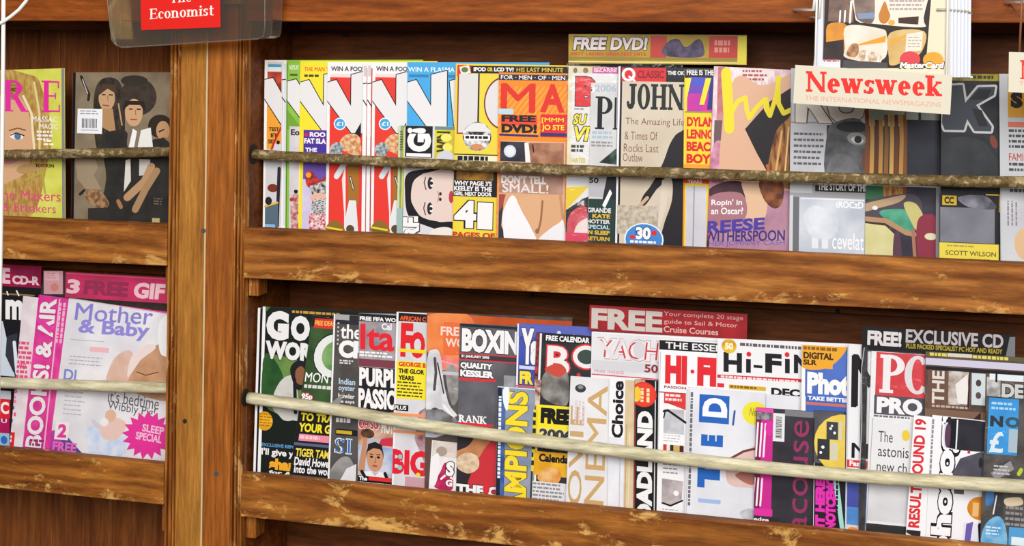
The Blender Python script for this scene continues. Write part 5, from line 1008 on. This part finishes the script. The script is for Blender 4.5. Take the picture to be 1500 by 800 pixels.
m.scrib(1366, 592, 1420, 597, '#b9a89c', 1, .6); m.rect(1354, 598, 1500, 614, '#7a5c4c'); m.poly([(1424, 612), (1438, 598), (1438, 612)], '#3a1418')
m.done()
m = Mag(LR, 'white magazine with red results lettering running up it, left of the lens picture', 1339, 608, 1327, 100, bg='#edecee', t=.001, off=.007)
m.text('RESULT ROUND 19', 1341, 613, 1358, 772, '#d42c38', rot=90, bold=.04); m.rect(1329, 776, 1360, 800, '#26262c'); m.poly([(1330, 776), (1348, 784), (1348, 790), (1330, 784)], '#d8d6da')
m.done()
m = Mag(LR, 'white photo magazine with outlined letters up the cover and a black camera lens', 1366, 608, 1356, 100, bg='#eceaee', t=.0014, off=.0062)
m.scrib(1366, 614, 1371, 700, '#8a888c', 1, .6, rot=1); m.text('photogr', 1373, 600, 1410, 815, '#efedf0', rot=90, bold=.05, ol='#141218', ow=.06)
m.blob([(1386, 618), (1394, 611), (1440, 612), (1460, 618), (1462, 650), (1440, 656), (1398, 655), (1388, 648)], '#2c2c36~#1c1c24~30'); m.ell(1388, 636, 5, 19, '#d8dade'); m.ell(1390, 636, 4.6, 18, '#5a3a54'); m.rect(1402, 612, 1404, 655, '#e8e8ec'); m.rect(1394, 614, 1402, 654, '#16161c'); m.poly([(1400, 690), (1410, 668), (1440, 656), (1470, 660), (1470, 720), (1404, 720)], '#4a4854~#5c5a66~40'); m.ell(1440, 672, 3, 8, '#2a2830'); m.rect(1420, 655, 1424, 660, '#b83048')
m.rect(1418, 708, 1470, 728, '#e8e6ec'); m.ell(1443, 738, 19, 17, '#d88a1c~#c8741c~50'); m.rect(1432, 730, 1441, 750, '#e0b878'); m.rect(1420, 760, 1480, 800, '#e0deea'); m.poly([(1424, 762), (1434, 758), (1430, 800), (1422, 800)], '#6a5aa8'); m.line([(1444, 762), (1448, 800)], 6, '#16141c'); m.line([(1460, 760), (1458, 800)], 4, '#5a7ac0')
m.done()
m = Mag(LR, 'dark bagged magazine with a bright blue panel offering a pound price at the right edge', 1445, 580, 1436, 200, bg='#3a3634~#56504c~50', t=.002, off=.009)
m.rect(1449, 582, 1493, 664, '#2f9be0~#2488cc~30'); m.rect(1447, 577, 1500, 582, '#1c1a20'); m.scrib(1453, 588, 1490, 602, '#a8d4f0', 2, .5); m.text('N', 1452, 608, 1471, 624, '#15202c', bold=.06); m.text('O', 1474, 608, 1496, 624, '#2a4a5c', bold=.06); m.text('£', 1452, 631, 1473, 662, '#dbe4e8', bold=.025); m.rect(1480, 626, 1493, 660, '#a8bcc8')
m.poly([(1456, 692), (1484, 672), (1490, 684), (1464, 702)], '#8f8d8f'); m.scrib(1460, 680, 1486, 696, '#c9c7c9', 3, .4); m.line([(1497, 690), (1500, 684)], 6, '#b8c82c'); m.rect(1450, 716, 1474, 740, '#3a7ab8~#2c3c54~60'); m.rect(1462, 718, 1476, 760, '#2c2a30'); m.line([(1466, 724), (1462, 752)], 2, '#e4e2e4'); m.blob([(1478, 728), (1500, 724), (1504, 734), (1482, 738)], '#dcc8a8'); m.scrib(1480, 738, 1510, 770, '#8f8d90', 4, .5); m.blob([(1448, 800), (1450, 770), (1468, 754), (1480, 766), (1482, 800)], '#3f92cc~#7ab8dc~60'); m.rect(1486, 768, 1520, 810, '#4a9cd4'); m.rect(1490, 782, 1510, 810, '#e0ecf2'); m.scrib(1452, 770, 1474, 784, '#cfe4f0', 3, .5)
m.bag(1445, 575, 1540, 800, .0014, amp=.0006)
m.done()
m = Mag(LR, 'white news magazine with blue boxed capitals running up a pale portrait', 1008, 568, 1003, 110, bg='#e4e4ea~#d6d6de~14', t=.002, off=.012)
m.sx = 1008
m.scrib(1012, 574, 1018, 740, '#6a686c', 1, .6, rot=1); m.rect(1009, 570, 1011, 760, '#c9c7cb')
m.rect(1025, 576, 1069, 617, '#2462b8'); m.text('D', 1030, 580, 1066, 608, '#efeff4', rot=90, serif=False, bold=.05); m.text('E', 1029, 634, 1061, 651, '#2462b8', rot=90, bold=.08); m.text('T', 1025, 672, 1058, 712, '#2462b8', rot=90, bold=.1); m.text('I', 1027, 728, 1060, 734, '#9fb8e0', rot=90, bold=.06); m.text('N', 1029, 752, 1066, 775, '#9fb8e0', rot=90, bold=.06); m.line([(1077, 597), (1075, 617)], 3, '#3a5a9c')
m.ell(1107, 598, 19, 17, '#e8dc3a'); m.text('New', 1098, 590, 1116, 602, '#a89c2c', bold=.02, ital=.3)
m.blob([(1070, 668), (1100, 650), (1120, 640), (1125, 700), (1100, 706), (1070, 702)], '#dcc0b8~#d8b0a8~40'); m.line([(1070, 668), (1092, 654), (1112, 648)], 3.4, '#6a3a3a'); m.line([(1080, 674), (1092, 668), (1110, 672)], 2, '#8a5048'); m.blob([(1080, 690), (1100, 682), (1116, 690), (1104, 702)], '#a86a60'); m.blob([(1088, 745), (1104, 736), (1120, 746), (1112, 762)], '#a8a8ac~#c9c9ce~70')
m.done()
m = Mag(LR, 'dark charcoal magazine with magenta upright lettering and a striped pink spine panel', 1108, 597, 1104, 84, bg='#2b2930~#3a383f~20', t=.002, off=.010)
m.rect(1106, 597, 1133, 760, '#c8288c'); m.rect(1108, 597, 1133, 603, '#e04aa8'); m.rect(1106, 602, 1116, 745, '#7a1c4c'); m.rect(1109, 603, 1131, 614, '#9a989c~#3c3a40~120')
for i in range(3): m.line([(1111+i*5.5, 619+i*.6), (1109+i*5.5, 668)], 2.6, '#f4e4ee'); m.line([(1108+i*5.5, 700), (1106+i*5.5, 740)], 2.6, '#f4e4ee')
m.ell(1128, 626, 6, 11, '#d8309c'); m.rect(1104, 744, 1135, 754, '#d8309c'); m.rect(1100, 755, 1145, 765, '#2c2a30'); m.text('edge', 1108, 757, 1130, 764, '#e4e2e4', bold=.03)
m.rect(1133, 603, 1150, 644, '#e0dfe2'); m.bars(1137, 608, 1146, 640, 1); m.text('acousel', 1153, 600, 1186, 772, '#94305f', rot=90, bold=0); m.rect(1150, 597, 1196, 606, '#7a7880')
m.done()
m = Mag(LR, 'black magazine with a yellow disc picture above and pink lettering below', 1193, 601, 1191, 44, bg='#1f1d22', t=.001, off=.007)
m.rect(1193, 601, 1237, 678, '#5a5860~#4a4850~30'); m.ell(1237, 648, 44, 44, '#ddbf4c~#e8cc5c~40'); m.rect(1211, 616, 1228, 642, '#3c4044'); m.rect(1229, 614, 1234, 642, '#cfc9b0'); m.rect(1198, 642, 1216, 672, '#2f3236'); m.rect(1217, 646, 1228, 672, '#cfc9b0'); m.ell(1217, 626, 2, 2, 'W'); m.ell(1223, 632, 2, 2, 'W'); m.ell(1206, 654, 2.4, 2.4, 'W'); m.ell(1203, 662, 2, 2, 'W'); m.ell(1219, 622, 1.6, 1.6, 'W')
m.rect(1190, 678, 1194, 790, '#dcdade'); m.text('IT HERE', 1196, 700, 1210, 772, '#e030b0', rot=90, bold=.07, ol='#4a1038'); m.text('NOTCEMO', 1211, 696, 1226, 775, '#e030b0', rot=90, bold=.07, ol='#4a1038'); m.poly([(1220, 690), (1228, 688), (1240, 780), (1234, 780)], '#9fd4cc'); m.scrib(1226, 700, 1231, 770, '#121015', 1, .6, rot=1)
m.done()

# ---------------------------------------------------------------- things hanging in front
m_wire = simple('white_wire', '#f0f0ec', .35)
m_card = simple('cream_card', '#ece6d4', .5)
# white wire stand at the left edge
bm = bmesh.new(); y0 = -.16
tube(bm, [at(5.5, -60, y0), at(4.6, 100, y0), at(1.6, 330, y0), at(-2.5, 560, y0), at(-8, 860, y0), at(-13, 1180, y0)], .0031, 12)
st = empty('wire_stand', tuple(at(-13, 1180, y0)))
tag(st, 'white wire stand rising at the extreme left edge', 'wire stand')
bm_obj('upright', bm, m_wire, st, smooth=True, origin=st.location)
bm = bmesh.new(); pts = [(46, -14), (38, 2), (28, 14), (16, 24), (6, 31), (-6, 37), (-22, 40)]
tube(bm, [at(x, y, y0-.006) for x, y in pts], .0026, 12)
bm_obj('hook', bm, m_wire, st, smooth=True, origin=st.location)

# clear leaflet holder with a red label
acr = film('clear_acrylic', tint='#efe4cc', haze=.02, gloss=.03, rough=.06)
edge = film('acrylic_edge', tint='#e6e2da', haze=.06, gloss=.14, rough=.15)
YF, YB = -.050, -.016
fq = [(150, -60), (162, 58), (168, 66), (176, 70), (390, 56), (396, 53), (398, 46), (404, -60)]
F_ = [at(x, y, YF) for x, y in fq]
B_ = [p+Vector((0, YB-YF, 0)) for p in F_]
hd = empty('leaflet_holder', tuple((F_[3]+F_[4])/2)); tag(hd, 'clear plastic leaflet holder with a red label fixed over the upright', 'leaflet holder')
def ac(name, bm, m, bev=.0): return bm_obj(name, bm, m, hd, bev, False, hd.location)
bm = bmesh.new(); hexa(bm, F_, [p+Vector((0, .002, 0)) for p in F_]); ac('front_panel', bm, acr, .0006)
bm = bmesh.new(); hexa(bm, [p-Vector((0, .002, 0)) for p in B_], B_); ac('back_panel', bm, acr, .0006)
bm = bmesh.new()
cen = sum(F_, Vector())/len(F_)
for i in range(len(F_)-1):
    a, b = F_[i], F_[i+1]; ia = a+(cen-a).normalized()*.0024; ib = b+(cen-b).normalized()*.0024
    o = Vector((0, .0021, 0)); q = Vector((0, YB-YF-.0042, 0))
    hexa(bm, [a+o, b+o, ib+o, ia+o], [a+o+q, b+o+q, ib+o+q, ia+o+q])
ac('rim', bm, edge)
bm = bmesh.new(); tube(bm, [at(388, -60, YF-.0006), at(388, 40, YF-.0006), at(386, 53, YF-.0006), at(378, 57, YF-.0006), at(180, 69.5, YF-.0006), at(170, 66, YF-.0006), at(164, 50, YF-.0006), at(158, -60, YF-.0006)], .0009, 8); ac('front_lip', bm, edge)
bm = bmesh.new(); box(bm, -.1, .0, -.0155, .0, .335, .35); ac('bracket', bm, simple('bracket_plastic', '#8a8478', .4))
pl = (at(200, 0, YF-.0006), Vector((1, 0, 0)), Vector((0, 0, 1)), Vector((0, -1, 0)))
a = Art(pl); p = a.P(205, -60); q = a.P(321, -66); z = a.P(212, 44)
r = Vector((q[0]-p[0], q[1]-p[1])); w_ = r.length; r.normalize(); dn = Vector((r.y, -r.x)); h_ = (Vector(z)-Vector(p)).dot(dn); a.frame(p, (r.x, r.y), (dn.x, dn.y), w_, h_)
a.text('The', 249, -10, 281, 4.5, '#f4ede4', serif=True, tk=.16, th=.06, skew=2); a.text('Economist', 219, 13, 313, 28.5, '#f4ede4', serif=True, tk=.17, th=.06, skew=6)
a.mesh('label', hd, thick=.0004, bgc='#e0241c')

# cream sign with red lettering, wires, and the stack of magazines in it
def sheet(root, name, quad, y, bgc, yaw=0, thick=.0015):
    P = [at(x, y_, y) for x, y_ in quad]; u = (P[1]-P[0]); wd2 = u.length; u.normalize(); v0 = (P[0]-P[3]).normalized()
    n = u.cross(v0).normalized(); n = n if n.y < 0 else -n; v = n.cross(u) if n.cross(u).z > 0 else -n.cross(u)
    a = Art((P[0], u, v, n)); hh = (P[0]-P[3]).length
    a.frame((0, 0), (1, 0), (0, -1), wd2, hh); a.args = (name, root, thick, bgc); return a
YS = -.085
sg = empty('sign_holder', tuple(at(1280, 158, YS))); tag(sg, 'cream card sign with large red serif lettering hung on white wires', 'sign')
a = sheet(sg, 'sign_card', [(1165, 95), (1395, 110), (1393, 161), (1160, 151)], YS, '#d8d0bb', thick=.002)
a.text('Newsweek', 1180, 104, 1380, 135, '#e0281e', serif=True, tk=.24, th=.12, skew=-7); a.text('THE INTERNATIONAL NEWSMAGAZINE', 1179, 140, 1379, 147, '#dfa08c', bold=.01, skew=-10)
a.mesh('sign_card', sg, thick=.002, bgc='#d8d0bb')
def wire(root, name, pts, r=.0016, m=None):
    bm = bmesh.new(); tube(bm, pts, r, 10); bm_obj(name, bm, m or m_wire, root, smooth=True, origin=root.location)
yb = -.0008
wire(sg, 'wire_arm', [at(1162, 14, yb+.0), at(1192, 14, YS+.004), at(1198, -40, YS+.004)], .0021)
wire(sg, 'wire_arm', [at(1186, 25, yb+.006), at(1200, 25, YS+.006), at(1204, -40, YS+.006)], .0016)
wire(sg, 'wire_ledge', [at(1182, 111, YS+.006), at(1392, 113, YS+.006)], .0016)
wire(sg, 'wire_ledge', [at(1195, 111, YS+.05), at(1425, 113, YS+.05)], .0016)
wire(sg, 'wire_upright', [at(1193, 140, YS+.0035), at(1196, 20, YS+.0035), at(1198, -60, YS+.0035)], .0014)
wire(sg, 'wire_upright', [at(1386, 150, YS+.0035), at(1388, 20, YS+.0035), at(1389, -60, YS+.0035)], .0014)
# front magazine of the stack, back cover outwards
def stack_mag(k, label, group, art=None):
    y = YS+.009+k*.0062; dx = k*5.2
    a = None
    r = empty('magazine', tuple(at(1285+dx, 109, y)))
    q = [(1207+dx, -75), (1392+dx, -75), (1385+dx, 110), (1190+dx, 108)]
    a = sheet(r, 'cover', q, y, '#e6dcc0~#dccfae~40')
    if art: art(a)
    a.mesh('cover', r, thick=.0003, bgc='#e3d8bc' if k == 0 else '#dfe2ec')
    P = [at(x, yy, y+.0004) for x, yy in q]; bm = bmesh.new(); c = sum(P, Vector())/4
    P = [p+(c-p)*.004 for p in P]; hexa(bm, P, [p+Vector((0, .0046, 0)) for p in P]); bm_obj('page_block', bm, PAPER_B, r, origin=r.location)
    P = [at(x, yy, y) for x, yy in q]; P = [p+Vector((0, .0052, 0)) for p in P]; bm = bmesh.new(); hexa(bm, P, [p+Vector((0, .0003, 0)) for p in P]); bm_obj('back_cover', bm, mat('#d9d4c4'), r, origin=r.location)
    tag(r, label, 'magazine', group)
PAPER_B = simple('cool_page_paper', '#d4d6de', .8)
def ad(a):
    a.poly([(1212, -80), (1370, -80), (1356, 100), (1192, 100)], '#2a1c18')
    a.poly([(1190, 100), (1196, 20), (1200, -80), (1211, -80), (1206, 20), (1200, 100)], '#e8c888'); a.line([(1209, -60), (1204, 90)], 3, '#8f8078')
    a.poly([(1215, -10), (1250, -10), (1250, 33), (1213, 31)], '#5a4a48~#8a6a58~50'); a.line([(1231, 16), (1230, 32)], 2.4, 'W'); a.line([(1238, 16), (1237, 32)], 2.4, 'W'); a.line([(1247, 2), (1245, 33)], 3, '#efe6d8')
    a.blob([(1253, -40), (1356, -40), (1353, 26), (1350, 40), (1272, 34), (1258, 32), (1252, 20)], '#e3dccb'); a.blob([(1253, -20), (1278, -20), (1280, 30), (1262, 32), (1253, 20)], '#6a5650~#8f7a70~40'); a.poly([(1255, 20), (1280, 18), (1282, 27), (1258, 28)], '#7f8fae')
    a.blob([(1287, 24), (1290, 14), (1296, 2), (1301, 14), (1304, 24), (1298, 34), (1290, 33)], '#c07a2c'); a.scrib(1303, -6, 1354, 18, '#b09a9c', 4, .45); a.poly([(1316, 26), (1346, 24), (1345, 36), (1316, 34)], '#4a2418~#2c1814~60'); a.ell(1306, 33, 5, 4, '#e8a83c')
    a.blob([(1210, 62), (1213, 36), (1240, 37), (1238, 76), (1208, 78)], '#e0942c~#c8802c~40'); a.poly([(1207, 62), (1236, 58), (1236, 96), (1204, 96)], '#241c20~#3c2c28~40')
    a.blob([(1238, 70), (1240, 38), (1290, 42), (1299, 52), (1297, 84), (1270, 90), (1238, 84)], '#ddd0bc~#e8e0d2~30'); a.poly([(1253, 66), (1298, 52), (1297, 62), (1256, 67)], '#e09a28'); a.blob([(1240, 80), (1246, 66), (1256, 64), (1258, 76), (1252, 84)], '#8a5a3c~#c49468~120'); a.blob([(1256, 86), (1262, 74), (1280, 76), (1292, 84), (1286, 94), (1262, 94)], '#b48a60~#e8dcc8~140'); a.line([(1270, 76), (1269, 88)], 2, 'W'); a.line([(1287, 82), (1286, 92)], 2, 'W'); a.poly([(1236, 88), (1300, 92), (1300, 100), (1234, 100)], '#4a4648')
    a.blob([(1302, 84), (1304, 48), (1354, 46), (1350, 76), (1330, 88), (1306, 96)], '#d8b878~#c8a058~30'); a.poly([(1304, 60), (1328, 50), (1326, 54), (1304, 66)], '#e0a030'); a.poly([(1328, 50), (1352, 46), (1350, 74), (1326, 76)], '#e3dccb'); a.scrib(1330, 54, 1350, 72, '#b8a89c', 4, .35)
    a.ell(1333, 87, 15, 12, '#d8404a'); a.ell(1367, 88, 15, 12, '#e8a02c'); a.text('MasterCard', 1318, 91, 1383, 100, '#f4f0ea', bold=.04, ital=.15, ol='#4a3434', ow=.02)
    a.rect(1193, 88, 1231, 101, '#dfdde4'); a.scrib(1202, 87, 1230, 92, '#c06a6a', 1, .7)
stack_mag(0, 'magazine in the sign holder with a food picture advertisement outwards', None, ad)
for k in range(1, 7): stack_mag(k, 'plain white copy fanned behind the advertisement backed magazine', 'fanned copies in the sign holder')
wire(sg, 'tie', [at(1372, 14, YS+.006), at(1386, 14, YS+.007), at(1418, 17, YS+.044), at(1424, 21, YS+.05)], .0017, simple('tie_wire', '#b9ae9c', .4))
sg2 = empty('sign_holder', tuple(at(1530, 158, YS))); tag(sg2, 'cream card sign mostly cut off by the right edge', 'sign')
a = sheet(sg2, 'sign_card', [(1478, 76), (1640, 80), (1640, 140), (1477, 135)], YS, '#d8d0bb', thick=.002)
a.text('N', 1494, 88, 1522, 116, '#e0281e', serif=True, tk=.2, th=.085); a.text('THE', 1493, 119, 1512, 125, '#dfa08c', bold=.01)
a.mesh('sign_card', sg2, thick=.002, bgc='#d8d0bb')
wire(sg2, 'wire_arm', [at(1472, 4, yb), at(1506, 2, YS+.004), at(1512, -40, YS+.004)], .0021)
wire(sg2, 'wire_upright', [at(1493, 84, YS+.0035), at(1496, 20, YS+.0035), at(1500, -60, YS+.0035)], .0014, simple('rusty_wire', '#8a5238', .5))
wire(sg2, 'wire_brace', [at(1479, 6, yb), at(1488, 16, -.05), at(1497, 26, YS+.0036)], .0010, MATS.get('x') or D.materials['rusty_wire'])
